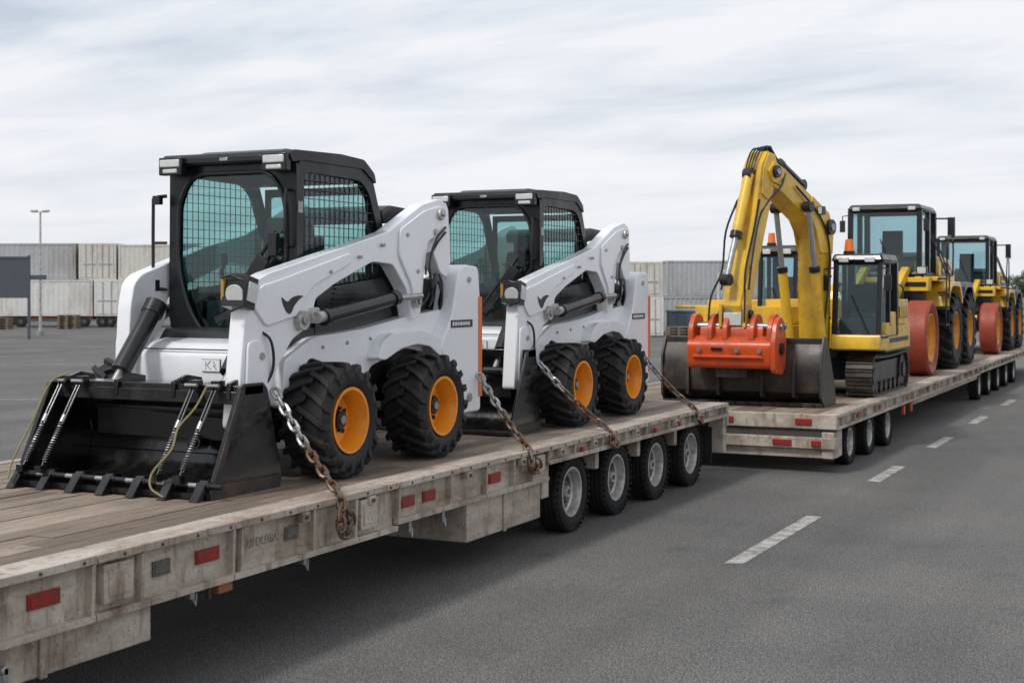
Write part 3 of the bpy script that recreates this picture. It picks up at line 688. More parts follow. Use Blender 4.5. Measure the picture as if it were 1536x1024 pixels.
# ------------------------------------------------------------------ generic cab
def make_cab(parent,x0,x1,y0,y1,z0,z1,post='cabblack',roofm='black',rake=.12,zs=None,pw=.08):
    c=empty('cab',(0,0,0),parent); b=MB(); p=pw
    def post_(xa,ya,xb,yb,p=p): b.strip([[(xa-p/2,ya-p/2,z0),(xa+p/2,ya-p/2,z0),(xa+p/2,ya+p/2,z0),(xa-p/2,ya+p/2,z0)],[(xb-p/2,yb-p/2,z1),(xb+p/2,yb-p/2,z1),(xb+p/2,yb+p/2,z1),(xb-p/2,yb+p/2,z1)]],post)
    for x in (x0,x1): post_(x,y0,x,y0+rake); post_(x,y1,x,y1,.13); post_(x,(y0+y1)/2+.1,x,(y0+y1)/2+.1)
    for (a,c_) in (((x0,y0,z0),(x1,y0,z0)),((x0,y1,z0),(x1,y1,z0)),((x0,y0,z0),(x0,y1,z0)),((x1,y0,z0),(x1,y1,z0)),((x0,y0+rake,z1),(x1,y0+rake,z1)),((x0,y0+rake,z1),(x0,y1,z1)),((x1,y0+rake,z1),(x1,y1,z1)),((x0,y1,z1),(x1,y1,z1))):
        b.cyl(a,c_,.055,post,seg=8)
    b.b2((x0-.02,y0,z0-.02),(x1+.02,y1,z0+.02),post)
    b.done('cab_frame',c,bevel=.008)
    b=MB(); e=.07; b.box(((x0+x1)/2,(y0+rake+y1)/2-.03,z1+.07),(x1-x0+2*e,y1-y0-rake+2.6*e,.12),roofm,top=(.9,.92)); rf=b.done('cab_roof',c,bevel=.03)
    b=MB(); b.box((x0+.15,y0+rake-.12,z1+.03),(.16,.06,.08),'lens'); b.done('work_light',rf,bevel=.01)
    b=MB(); b.box((x1-.15,y0+rake-.12,z1+.03),(.16,.06,.08),'lens'); b.done('work_light',rf,bevel=.01)
    b=MB(); b.strip([[(x0+.03,y0,z0),(x1-.03,y0,z0),(x1-.03,y0+.01,z0),(x0+.03,y0+.01,z0)],[(x0+.03,y0+rake,z1),(x1-.03,y0+rake,z1),(x1-.03,y0+rake+.01,z1),(x0+.03,y0+rake+.01,z1)]],'glassdark'); b.done('windshield',c)
    for x in (x0,x1): b=MB(); b.prism([(y0+.02,z0),(y0+rake+.02,z1),(y1,z1),(y1,z0)],x-.005,x+.005,'glassdark'); b.done('side_window',c)
    b=MB(); b.b2((x0+.03,y1-.005,z0+.1),(x1-.03,y1+.005,z1),'glassdark'); b.done('rear_window',c)
    h=z1-z0; cx=(x0+x1)/2
    b=MB(); b.prism(rounded([(y0+.5,z0),(y0+.45,z0+h*.3),(y0+.8,z0+h*.33),(y0+.88,z0+h*.7),(y0+1.0,z0+h*.7),(y0+1.0,z0)],.05,3),cx-.22,cx+.22,'seat'); b.tube([(cx,y0+.18,z0),(cx,y0+.3,z0+h*.35),(cx-.12,y0+.3,z0+h*.42),(cx+.12,y0+.3,z0+h*.42)],.02,'seat'); b.box((cx,y0+.15,z0+.15),((x1-x0)*.8,.2,.3),'seat'); b.done('operator_seat',c,bevel=.01)
    b=MB(); b.tube([(cx+.2,y0-.02,z0+.05),(cx-.1,y0+rake*.5-.02,z0+h*.55)],.014,'black',seg=6); b.done('wiper',c)
    for x,sg in ((x0,-1),(x1,1)):
        b=MB(); b.tube([(x+sg*.02,y0+rake,z1-.1),(x+sg*.16,y0-.05,z1-.12),(x+sg*.16,y0-.05,z1-.45)],.014,'black',seg=6); b.box((x+sg*.16,y0-.06,z1-.35),(.12,.03,.26),'black'); b.done('mirror',c,bevel=.006)
    return c
# ------------------------------------------------------------------ excavator
ex=empty('excavator',(-6.0,25.4,.855),label='yellow tracked excavator with raised boom and orange-red coupler on trailer',cat='excavator',group='excavators on the trailer')
def track(parent,xc,w,y0,y1,h):
    b=MB(); r=h/2
    yl=y0+r; yh=y1-r
    path=[]
    n=18
    for i in range(n): path.append((yl+(yh-yl)*i/n,0.03))
    path+=[(yh+r*math.sin(a),r-r*math.cos(a)+.0) for a in [math.pi*i/8 for i in range(8)]]
    for i in range(n): path.append((yh-(yh-yl)*i/n,h-.01-.03*math.sin(math.pi*i/n)))
    path+=[(yl-r*math.sin(a),r+r*math.cos(a)) for a in [math.pi*i/8 for i in range(8)]]
    for i,p in enumerate(path):
        q=path[(i+1)%len(path)]; d=Vector((0,q[0]-p[0],q[1]-p[1])); l=d.length
        if l<.02: continue
        a=math.atan2(d.z,d.y); rot=Matrix.Rotation(a,3,'X'); mid=Vector((xc,(p[0]+q[0])/2,(p[1]+q[1])/2))
        b.box(mid,(w,l*.88,.04),'bucket2',rot=rot)
        b.box(mid+rot@Vector((0,-l*.3,-.03)),(w,.025,.035),'bucket2',rot=rot)
    b.b2((xc-w*.3,y0+r,.12),(xc+w*.3,y1-r,h-.12),'black')
    sg=1 if xc>0 else -1
    for y in (y0+r,y1-r): b.cyl((xc-w*.35,y,r),(xc+w*.38,y,r),r-.06,'bucket2',seg=20); b.cyl((xc,y,r),(xc+sg*w*.45,y,r),r*.4,'black',seg=12)
    for i in range(6):
        y=y0+r+.3+(y1-y0-2*r-.6)*i/5; b.cyl((xc-w*.35,y,.13),(xc+w*.38,y,.13),.10,'bucket2',seg=12)
    b.done('track',parent)
track(ex,.83,.44,-1.7,1.55,.68); track(ex,-.83,.44,-1.7,1.55,.68)
b=MB(); b.b2((-.6,-1.0,.25),(.6,1.0,.6),'black'); b.cyl((0,0,.55),(0,0,.78),.6,'black',seg=28); b.done('undercarriage',ex,bevel=.02)
b=MB()
b.prism(rounded([(-1.18,-1.2),(-1.2,.7),(-.9,1.25),(.9,1.25),(1.22,.8),(1.22,-1.2),(1.15,-1.45),(.4,-1.5),(.3,-.8),(-.3,-.8),(-.35,-1.4)],.12,4),.78,1.18,'yellow','z')
b.prism(rounded([(-1.15,-.4),(-1.15,.8),(-.85,1.22),(.85,1.22),(1.18,.85),(1.18,-.35)],.15,4),1.19,1.62,'yellow','z')
b.b2((-1.12,-1.2,1.19),(-.45,-.4,1.5),'yellow'); b.b2((.42,-1.35,1.0),(1.21,-.42,1.24),'yellow')
b.b2((1.18,-.1,1.30),(1.20,.6,1.5),'black')
for i in range(5): b.b2((1.185,-.1+i*.15,1.31),(1.21,-.02+i*.15,1.49),'yellow')
b.b2((-1.19,-1.3,.74),(1.19,1.0,.78),'black')
b.b2((1.215,-1.1,.90),(1.226,.55,.98),'decal')
b.hose([(.5,.2,1.62),(.5,.2,1.85),(1.0,.3,1.88),(1.05,.9,1.85),(1.05,.95,1.62)],.018,'black')
b.done('house',ex,bevel=.03)
make_cab(ex,.44,1.17,-1.76,-.46,1.02,2.26,roofm='black',rake=.16)
b=MB(); b.prism(rounded([(-1.84,.80),(-1.82,1.06),(-.42,1.06),(-.42,.80)],.05,3),.40,1.21,'yellow'); b.b2((1.13,-.50,1.05),(1.225,-.34,2.22),'yellow'); b.b2((1.13,-.98,1.05),(1.215,-.50,1.42),'yellow'); b.done('cab_base',ex,bevel=.02)
b=MB(); b.cyl((.62,-1.45,2.39),(.62,-1.45,2.44),.10,'black'); b.cyl((.62,-1.45,2.44),(.62,-1.45,2.64),.085,'amber',r1=.065); b.done('beacon',ex,bevel=.008)
bm_=empty('boom',(.1,-1.75,0),ex,rot=(0,0,R(-14.6)))
def sz(p): return [(-a,c_) for a,c_ in p]
b=MB(); b.prism(rounded(sz([(-.18,.55),(-.22,1.6),(-.28,2.80),(-.12,3.08),(1.28,3.72),(1.68,3.84),(1.86,3.68),(1.76,3.46),(1.4,3.36),(.42,2.90),(.20,2.64),(.20,1.6),(.16,.55)]),.02,3),-.19,.19,'yellow')
for s_ in (-1,1):
    x0,x1=sorted((s_*.19,s_*.22)); b.prism(rounded(sz([(-.24,2.4),(-.28,2.80),(-.12,3.08),(.45,3.34),(.55,3.04),(.32,2.78),(.18,2.4)]),.02,3),x0,x1,'yellow')
    b.prism(rounded(sz([(1.35,3.72),(1.68,3.83),(1.84,3.67),(1.73,3.50),(1.4,3.44)]),.03,3),x0,x1,'yellow')
    b.b2((x0,-.12,.8),(x1,.10,1.4),'yellow')
for (y,z) in ((.19,1.3),(.22,2.0)): b.b2((-.2,y-.02,z),(.2,y+.03,z+.04),'black')
b.done('main_boom',bm_,bevel=.010)
for s_ in (-1,1):
    b=MB(); b.cyl((s_*.18,.12,2.84),(s_*.28,.12,2.84),.13,'black',seg=18); b.cyl((s_*.28,.12,2.84),(s_*.30,.12,2.84),.06,'steel',seg=14); b.done('pivot_pin',bm_)
    b=MB(); b.cyl((s_*.18,-1.64,3.66),(s_*.27,-1.64,3.66),.10,'black',seg=18); b.cyl((s_*.27,-1.64,3.66),(s_*.29,-1.64,3.66),.05,'steel',seg=12); b.done('pivot_pin',bm_)
    b=MB(); b.cyl((s_*.18,0,.72),(s_*.3,0,.72),.1,'black',seg=18); b.done('pivot_pin',bm_)
b=MB(); b.prism(rounded(sz([(1.46,3.72),(1.56,3.94),(1.80,3.98),(1.98,3.74),(2.16,3.0),(2.42,2.2),(2.62,1.55),(2.54,1.38),(2.34,1.42),(2.06,2.2),(1.72,3.1)]),.02,3),-.165,.165,'yellow')
for s_ in (-1,1):
    x0,x1=sorted((s_*.165,s_*.185)); b.prism(rounded(sz([(1.50,3.72),(1.58,3.92),(1.79,3.95),(1.94,3.70),(2.0,3.3),(1.80,3.2)]),.03,3),x0,x1,'yellow'); b.prism(rounded(sz([(2.32,2.2),(2.58,1.55),(2.52,1.42),(2.36,1.46),(2.14,2.1)]),.04,3),x0,x1,'yellow')
b.cyl((-.21,-2.5,1.5),(.21,-2.5,1.5),.08,'steel'); b.done('stick',bm_,bevel=.010)
def ram(p0,p1,k,r,mat='yellow'):
    b=MB(); p0=Vector(p0);p1=Vector(p1); m_=p0.lerp(p1,k); b.cyl(p0,m_,r,mat,seg=16); b.cyl(m_-(p1-p0).normalized()*.05,m_+(p1-p0).normalized()*.04,r*1.15,'black',seg=16); b.cyl(m_,p1,r*.55,'steel',seg=12); b.cyl(p0+Vector((-.07,0,0)),p0+Vector((.07,0,0)),r*1.2,'black'); b.cyl(p1+Vector((-.07,0,0)),p1+Vector((.07,0,0)),r*1.1,'black'); b.done('hydraulic_cylinder',bm_)
ram((.30,-.28,.9),(.30,-.74,3.14),.55,.08); ram((-.30,-.28,.9),(-.30,-.74,3.14),.55,.08)
ram((0,-.45,3.52),(0,-1.56,4.0),.62,.08,'black'); ram((0,-2.08,3.6),(0,-2.74,1.95),.58,.085,'yellow')
for k in range(4):
    b=MB(); x=-.09+k*.06
    b.hose([(x,.1,1.0),(x*1.1,.27,1.8),(x*1.1,.32,2.6),(x,.23,3.0),(x,-.15,3.27),(x,-.7,3.53),(x,-1.3,3.83),(x,-1.6,4.01+.015*k),(x*.9,-1.84,4.01),(x*.8,-2.03,3.76),(x*.8,-2.16,3.3)],.015,'black',sub=3); b.done('hydraulic_hose',bm_)
for s_ in (-1,1):
    b=MB(); b.hose([(s_*.19,-1.3,3.64),(s_*.29,-1.6,3.42),(s_*.29,-1.95,3.2),(s_*.205,-2.12,2.9),(s_*.205,-2.35,2.2),(s_*.25,-2.5,1.8)],.018,'black',sub=4); b.done('hydraulic_hose',bm_)
    b=MB(); b.hose([(s_*.22,-.1,1.0),(s_*.245,.05,2.0),(s_*.245,.05,2.6),(s_*.245,-.3,3.05),(s_*.23,-1.0,3.46)],.018,'black',sub=4); b.done('hydraulic_hose',bm_)
    b=MB(); b.hose([(s_*.20,-2.1,3.2),(s_*.25,-2.36,2.7),(s_*.21,-2.53,2.1),(s_*.30,-2.7,1.7),(s_*.32,-2.75,1.3)],.017,'black',sub=4); b.done('hydraulic_hose',bm_)
for p_,d_ in (((-.27,-1.62,3.7),(.08,.16,.10)),((.28,-.25,3.1),(.08,.12,.14))):
    b=MB(); b.box(p_,d_,'black'); b.box((p_[0],p_[1]-d_[1]/2-.005,p_[2]),(d_[0]*.8,.01,d_[2]*.8),'lens'); b.done('work_light',bm_,bevel=.01)
# coupler
cp=empty('grapple_coupler',(0,0,0),ex)
b=MB()
b.prism(rounded([(-4.44,.60),(-4.50,.98),(-4.32,1.10),(-3.85,1.08),(-3.80,.70),(-3.95,.58)],.09,4),-1.20,.12,'redorange')
b.prism(rounded([(-4.32,1.05),(-4.27,1.26),(-3.95,1.28),(-3.85,1.05)],.06,3),-1.05,-.05,'redorange')
for x in (-1.16,-.86,-.62,-.20,.08):
    b.prism(rounded([(-4.44,.95),(-4.42,1.22),(-4.28,1.40),(-4.12,1.44),(-3.92,1.38),(-3.84,1.15),(-3.84,.95)],.08,4),x-.04,x+.04,'redorange')
b.prism(rounded([(-4.50,.55),(-4.52,1.0),(-4.38,1.32),(-4.18,1.40),(-3.98,1.32),(-3.86,1.0),(-3.92,.60),(-4.1,.5)],.08,4),.125,.20,'redorange')
b.b2((-1.1,-4.51,.76),(-.0,-4.46,.80),'redorange')
b.box((-.72,-4.50,.9),(.18,.02,.05),'decal')
b.done('coupler_body',cp,bevel=.018)
for z,y in ((1.24,-4.22),(1.24,-3.98)): b=MB(); b.cyl((-1.24,y,z),(.23,y,z),.05,'steel'); b.done('pivot_pin',cp)
for x in (-1.0,-.4,-.05): b=MB(); b.cyl((x,-4.47,.88),(x,-4.52,.88),.035,'steel',seg=10); b.done('bolt',cp)
b=MB(); b.cyl((.18,-4.2,.9),(.24,-4.2,.9),.09,'black'); b.done('pivot_pin',cp)
b=MB(); b.box((-.52,-4.1,1.36),(.30,.30,.34),'steel'); b.box((-.72,-4.14,1.40),(.05,.34,.36),'yellow'); b.box((-.34,-4.14,1.40),(.05,.34,.36),'yellow'); b.cyl((-.8,-4.12,1.42),(-.26,-4.12,1.42),.07,'black')
b.box((-.53,-4.28,1.35),(.28,.04,.2),'lens'); b.done('linkage',cp,bevel=.01)
b=MB(); b.box((-.55,-4.15,.58),(.5,.3,.25),'bucket2'); b.done('bucket_bracket',cp,bevel=.01)
# wide bucket
bw=empty('wide_bucket',(0,0,0),ex)
b=MB()
pr=[(-3.70,1.02),(-3.84,.80),(-3.90,.50),(-3.84,.22),(-3.66,.07),(-3.40,.02),(-3.0,.02)]
inn=[(-3.66,1.02),(-3.80,.79),(-3.86,.5),(-3.80,.24),(-3.64,.11),(-3.40,.06),(-3.0,.06)]
b.prism(pr+inn[::-1],-1.80,.72,'bucket2')
b.b2((-1.82,-3.74,.96),(.74,-3.60,1.05),'bucket2')
for x in (-1.83,.72): b.prism([(-3.92,.15),(-3.92,.75),(-3.72,1.08),(-3.55,1.06),(-3.05,.3),(-2.98,.0),(-3.75,.0)],x,x+.035,'bucket2')
for x in (-1.4,-.9,-.2,.3): b.prism([(-3.95,.15),(-3.95,.6),(-3.78,.9),(-3.70,.9),(-3.80,.5),(-3.7,.1)],x,x+.05,'bucket2')
b.b2((-1.82,-3.86,.0),(.74,-3.70,.06),'bucket2')
for i in range(12): b.cyl((-1.7+i*.21,-3.9,.03),(-1.7+i*.21,-3.84,.03),.035,'black',seg=8)
b.done('bucket_shell',bw,bevel=.006)
ex2=copy_tree(ex,loc=(-8.1,28.2,.855),skip=('boom','wide_bucket','grapple_coupler')); ex2['label']='yellow tracked excavator body partly hidden behind another excavator'
ex2.scale=(.93,.93,.97)
for c_ in ex2.children:
    if c_.name.startswith('cab') and c_.type=='EMPTY': c_.scale=(1,1,1.22); c_.location=(0,0,-.2)
    if c_.name.startswith('beacon'): c_.location=(0,0,.33)
# ------------------------------------------------------------------ wheel loaders
ld=empty('wheel_loader',(-6.4,33.0,.855),label='yellow loader with tall black cab and faded red front wheels',cat='wheel loader',group='wheel loaders on the trailer')
lt_=lug_tyre(.86,.58,.42,n=18); lr_=dish_rim(.42,.58,'yellowrim')
for y in (.25,2.35):
    place_wheel(lt_,lr_,ld,(1.08,y,.86),1); place_wheel(lt_,lr_,ld,(-1.08,y,.86),-1)
kill(lt_,lr_)
b=MB(); h=.25
b.lathe([(-h,.50),(-h,.74),(-h+.05,.78),(h-.05,.78),(h,.74),(h,.68),(h*.85,.62),(h*.75,.55),(h*.3,.51)],'redwheel',seg=48)
dt=b.done('tyre',bevel=.006); dr=dish_rim(.50,.46,'yellowrim',deep=.2)
place_wheel(dt,dr,ld,(1.05,-2.55,.78),1); place_wheel(dt,dr,ld,(-1.05,-2.55,.78),-1); kill(dt,dr)
b=MB()
b.prism(rounded([(-3.0,.7),(-3.0,1.25),(-1.2,1.5),(-.9,2.1),(3.0,2.1),(3.3,1.6),(3.3,.6)],.08,4),-.62,.62,'bucket2')
for y in (-2.55,.25,2.35): b.cyl((-1.0,y,.82),(1.0,y,.82),.14,'black')
b.done('chassis',ld,bevel=.02)
b=MB()
b.prism(rounded([(.95,1.70),(.9,2.30),(1.3,2.55),(2.4,2.50),(3.15,2.2),(3.35,1.3),(2.9,1.3),(2.6,1.72)],.12,4),-.85,.85,'yellow')
b.prism(rounded([(1.1,2.54),(1.4,2.66),(2.2,2.60),(2.4,2.48)],.04,3),-.6,.6,'black')
for s_ in (-1,1):
    x0,x1=sorted((s_*.855,s_*.864)); b.prism([(1.25,2.12),(1.3,2.42),(2.2,2.40),(2.75,2.22),(2.8,2.1)],x0,x1,'decal'); b.b2((x0,1.2,1.85),(x1,2.5,1.92),'decal')
    x0,x1=sorted((s_*.864,s_*.87)); b.prism([(1.35,2.2),(1.38,2.27),(2.5,2.24),(2.5,2.17)],x0,x1,'yellow')
b.done('engine_hood',ld,bevel=.03)
b=MB(); b.b2((-1.0,-1.35,1.75),(1.0,-.95,2.05),'yellow'); b.b2((-.95,-1.37,1.85),(.95,-1.35,1.95),'black'); b.b2((-.9,-1.3,1.4),(.9,-1.0,1.75),'black'); b.done('front_console',ld,bevel=.02)
for x in (-.85,.85):
    b=MB(); b.box((x,-1.25,2.2),(.22,.14,.18),'black'); b.box((x,-1.33,2.2),(.18,.02,.14),'lens'); b.cyl((x,-1.2,2.05),(x,-1.2,2.15),.03,'black'); b.done('headlight',ld,bevel=.015)
for s_ in (-1,1):
    b=MB(); x0,x1=sorted((s_*.64,s_*1.34))
    b.prism(rounded([(-.80,1.40),(-.62,1.80),(-.2,1.96),(.85,1.96),(1.2,1.70),(1.28,1.45),(1.16,1.45),(.85,1.84),(-.2,1.86),(-.5,1.72),(-.70,1.40)],.08,4),x0,x1,'yellow')
    x0,x1=sorted((s_*.64,s_*1.15)); b.b2((x0,-1.0,1.97),(x1,.9,2.07),'yellow'); b.b2((x0,-.9,2.07),(x1,.9,2.10),'black')
    b.done('fender',ld,bevel=.02)
    b=MB(); x0,x1=sorted((s_*.64,s_*1.34)); b.prism(rounded([(1.4,1.55),(1.6,1.84),(2.0,1.96),(2.7,1.94),(3.1,1.68),(3.2,1.4),(3.08,1.4),(2.7,1.82),(2.0,1.84),(1.6,1.70)],.08,4),x0,x1,'black'); b.done('fender',ld,bevel=.02)
make_cab(ld,-.80,.72,-.85,.95,2.12,3.55,rake=.05,pw=.11)
for s_ in (-1,1):
    b=MB()
    b.prism(rounded([(-3.1,.9),(-3.2,1.2),(-2.6,1.7),(-1.0,2.3),(-.8,2.2),(-2.4,1.45),(-2.8,.9)],.08,3),s_*.45-.08,s_*.45+.08,'yellow')
    b.done('loader_arm',ld,bevel=.015)
b=MB(); b.cyl((-.7,-2.9,1.1),(.7,-2.9,1.1),.09,'yellow'); b.done('cross_tube',ld)
b=MB(); b.cyl((0,-2.6,1.5),(0,-1.2,1.9),.08,'black')
b.done('hydraulic_cylinder',ld,bevel=.015)
b=MB()
for z in (1.0,1.35,1.7,2.0): b.b2((1.14,-1.05,z),(1.34,-.7,z+.04),'black')
for y in (-1.06,-.70): b.tube([(1.32,y,.95),(1.34,y,2.1),(1.0,y+.03,3.0)],.02,'black',seg=6)
b.done('ladder',ld)
b=MB(); b.hose([(1.25,-.5,2.1),(1.28,-.5,2.9),(1.15,1.0,2.9),(1.15,1.0,2.1)],.02,'black',seg=6,sub=3); b.done('handrail',ld)
b=MB(); b.cyl((.5,1.5,2.42),(.5,1.5,3.2),.05,'black'); b.done('exhaust_stack',ld)
b=MB(); b.cyl((-.4,1.9,2.42),(-.4,1.9,2.75),.12,'black'); b.done('air_filter',ld)
b=MB(); b.box((1.18,.6,3.2),(.16,.10,.46),'black'); b.tube([(.75,.5,3.4),(1.2,.6,3.4)],.02,'black'); b.done('side_mirror',ld,bevel=.01)
ld2=copy_tree(ld,loc=(-6.25,43.2,.855)); ld2.scale=(.90,)*3; ld2['label']='yellow loader with black cab at the far end of the trailer'
# ------------------------------------------------------------------ ground & markings
b=MB(); b.mi('asphalt'); v=[b.bm.verts.new(p) for p in ((-2500,-500,0),(2500,-500,0),(2500,4000,0),(-2500,4000,0))]; b.face(v,0); g=b.done('ground'); g['kind']='structure'
b=MB(); mi=b.mi('paintline')
def mark(p):
    b.face([b.bm.verts.new((*q,.004)) for q in p],mi)
for y0,y1 in ((13.4,16.6),(19.9,21.8),(24.5,26.4),(29.2,31.0),(34,35.8),(39,40.8),(44,46),(49,51)): mark([(-4.23,y0),(-4.05,y0),(-4.05,y1),(-4.23,y1)])
TH=R(26); ct,st_=math.cos(TH),math.sin(TH)
def Y(r,d): return (r*ct-d*st_, d*ct+r*st_)      # yard grid, turned 26 degrees from the lane
def yline(r0,d0,r1,d1,w):
    a=Vector(Y(r0,d0)); c_=Vector(Y(r1,d1)); n=(c_-a).normalized(); n=Vector((-n.y,n.x))*w/2
    mark([a-n,c_-n,c_+n,a+n])
yline(-30,32.5,-9.4,34.3,.16); yline(-40,48,-8,50,.18); yline(-50,62,-5,66,.2); yline(3,62,14,62,.2); yline(-6,40,3,62,.15)
g=b.done('road_marking'); g['kind']='structure'
# ------------------------------------------------------------------ background yard
def container(r,d,z,L,H,W,mat,label,ang=0,doors=False,rib=.035,pitch=.30):
    x,y=Y(r,d); root=empty('shipping_container',(x,y,z),rot=(0,0,TH+R(ang)),label=label,cat='shipping container',group='stacked shipping containers')
    b=MB(); n=int(L/pitch)
    for ys in (0,W):
        pts=[]; sg=-1 if ys==0 else 1
        for i in range(n):
            x0=-L/2+.12+i*(L-.24)/n; p=(L-.24)/n
            pts+=[(x0,ys-sg*(.02+rib)),(x0+p*.35,ys-sg*(.02+rib)),(x0+p*.5,ys-sg*.02),(x0+p*.85,ys-sg*.02)]
        pts+=[(L/2-.12,ys-sg*.06),(L/2-.12,ys-sg*.1),(-L/2+.12,ys-sg*.1)]
        b.prism(pts,.14,H-.12,mat,'z')
    b.b2((-L/2+.02,.06,H-.05),(L/2-.02,W-.06,H-.02),mat); b.b2((-L/2+.05,.06,.05),(-L/2+.09,W-.06,H-.05),mat); b.b2((L/2-.09,.06,.05),(L/2-.05,W-.06,H-.05),mat)
    b.done('wall_panel',root)
    b=MB()
    for xx in (-L/2,L/2-.14):
        for yy in (0,W-.14): b.b2((xx,yy,0),(xx+.14,yy+.14,H),mat)
    for zz in (0,H-.12):
        for yy in (.0,W-.1): b.b2((-L/2+.14,yy,zz),(L/2-.14,yy+.1,zz+.12),mat)
        for xx in (-L/2,L/2-.1): b.b2((xx,.14,zz),(xx+.1,W-.14,zz+.12),mat)
    b.done('corner_frame',root,bevel=.01)
    if doors:
        for (xa,xb) in ((-L/2+.16,-.02),(.02,L/2-.16)):
            b=MB(); b.b2((xa,-.02,.14),(xb,.03,H-.14),mat)
            for q in (.3,.7): xx=xa+(xb-xa)*q; b.cyl((xx,-.05,.1),(xx,-.05,H-.1),.025,'contgrey',seg=8)
            b.b2((xa+.1,-.06,H*.42),(xb-.1,-.02,H*.42+.06),'contgrey')
            b.done('door',root)
    return root
wl='off-white corrugated shipping container in a stacked row'; gl_='grey corrugated shipping container on top of the stack'
for i,(r,L,mt,rb,pt,dr_) in enumerate(((-32.4,6.5,'contgrey',.016,.34,False),(-27.7,2.5,'contcream',.012,.8,True),(-24.2,4.2,'contcream',.014,.34,False),(-19.9,4.2,'contgrey',.016,.3,False))):
    container(r,95,3.18,L,2.42 if i!=2 else 2.34,2.5,mt,gl_ if mt=='contgrey' else 'cream container with plain weathered side on the stack',rib=rb,pitch=pt,doors=dr_)
for i,(r,L,mt,rb,pt) in enumerate(((-31.0,6.2,'contwhite',.014,.36),(-26.2,3.2,'contwhite',.010,.9),(-21.5,6.0,'contcream',.016,.3),(-15.4,6.0,'contwhite',.016,.3))):
    container(r,94.6,.75,L,2.40,2.9,mt,wl,rib=rb,pitch=pt,doors=(i==1))
def chassis(r,d,L,m):
    x,y=Y(r,d); o=empty('container_chassis',(x,y,0),rot=(0,0,TH),label='low steel container chassis with small wheels under container',cat='trailer chassis',group='container chassis in the yard')
    b=MB(); b.b2((-L/2,.1,.50),(L/2,.3,.72),m); b.b2((-L/2,2.1,.50),(L/2,2.3,.72),m)
    for k in range(5): b.b2((-L/2+k*(L-.2)/4,.3,.52),(-L/2+k*(L-.2)/4+.15,2.1,.70),m)
    b.done('frame',o)
    for k in (-.4,-.28,.28,.4):
        b=MB(); b.lathe([(-.12,.15),(-.12,.36),(-.10,.4),(.10,.4),(.12,.36),(.12,.15)],'rubber',seg=20); b.lathe([(-.1,.02),(-.1,.16),(.1,.16),(.1,.02)],'galvdark',seg=16); b.done('wheel',o,loc=(L*k,.2,.4),rot=(0,0,R(90)))
chassis(-31.0,94.6,6.2,'rustred'); chassis(-25.6,94.6,4.2,'rustred'); chassis(-19,94.6,5.8,'rustred'); chassis(-34.5,86,4.5,'green')
def pallets(r,d,n):
    x,y=Y(r,d); o=empty('pallet_stack',(x,y,0),rot=(0,0,TH),label='low stack of worn wooden pallets beside containers',cat='pallet stack',group='pallet stacks in the yard')
    b=MB()
    for k in range(n):
        z=.15*k
        for q in range(3): b.b2((-.6+q*.53,0,z),(-.46+q*.53,1,z+.10),'pallet')
        for q in range(6): b.b2((-.6,q*.17,z+.10),(.6,q*.17+.12,z+.135),'pallet')
    b.done('pallet',o)
pallets(-28.5,91,6); pallets(-24.0,91.5,4); pallets(8.8,75,4); pallets(13.5,82,5); pallets(-32.5,90,5)
container(-37.5,112,2.9,7,2.6,2.5,'contblue','dark slate shipping container beside grey stack'); container(-38,112,.3,8,2.6,2.5,'contblue','dark slate shipping container beside grey stack')
x,y=Y(-26.6,73); o=empty('site_sign',(x,y,0),rot=(0,0,TH),label='large dark slate panel sign on steel posts',cat='sign')
b=MB(); b.b2((-2.6,-.05,2.2),(1.75,.05,4.15),'slate'); b.b2((-2.6,-.08,4.15),(1.8,.08,4.25),'slate'); b.b2((-2.6,-.08,2.12),(1.8,.08,2.2),'slate'); b.done('panel',o)
b=MB(); b.b2((1.75,-.06,0),(1.87,.06,4.3),'slate'); b.b2((1.87,-.03,3.05),(2.7,.03,3.3),'slate'); b.done('post',o)
b=MB(); b.b2((-1.6,-.06,0),(-1.48,.06,2.12),'slate'); b.done('post',o)
container(6.95,77,2.16,2.4,1.9,6.0,'contcream','off-white container end with doors stacked on another',doors=True,ang=-3,rib=.01)
container(7.0,77,0.05,2.4,2.1,6.0,'contwhite','off-white container end with doors standing on asphalt',doors=True,ang=-3,rib=.01)
container(4.2,79,2.2,2.4,2.0,6.0,'contgrey',gl_); container(4.2,79,0,2.4,2.18,6.0,'contwhite',wl)
container(12.6,88,2.12,6.1,2.2,2.5,'contgrey',gl_,rib=.018); container(12.0,88,.0,6.1,2.1,2.5,'contgrey','grey corrugated container standing on asphalt')
x,y=Y(9.9,80.5); o=empty('slate_storage_bin',(x,y,0),rot=(0,0,TH),label='slate blue steel storage bin on the yard',cat='storage bin')
b=MB(); b.b2((-1.0,0,.1),(.9,1.4,1.25),'contblue'); [b.b2((-1.0+k*.45,-.04,.1),(-.92+k*.45,0,1.25),'contblue') for k in range(5)]; b.done('bin_body',o,bevel=.02)
b=MB(); b.b2((-1.05,-.05,1.25),(.95,1.45,1.35),'contblue'); b.done('lid',o,bevel=.02)
x,y=Y(11,82); o=empty('pipe_rail',(x,y,0),rot=(0,0,TH),label='yellow pipe rail on white posts beside containers',cat='railing')
b=MB(); b.cyl((-1.6,0,1.55),(3.2,0,1.55),.09,'yellow'); b.done('pipe',o)
b=MB(); b.cyl((-1.6,.3,1.25),(3.2,.3,1.25),.07,'yellow'); b.done('pipe',o)
for k in (-1.4,.2,1.8,3.0): b=MB(); b.b2((k,-.05,0),(k+.1,.35,1.5),'contwhite'); b.done('post',o)
b=MB(); b.tube([(.9,0,0),(.9,0,3.4),(1.2,0,3.6),(1.9,0,3.6),(1.9,0,1.6)],.06,'contwhite'); b.done('pipe',o)
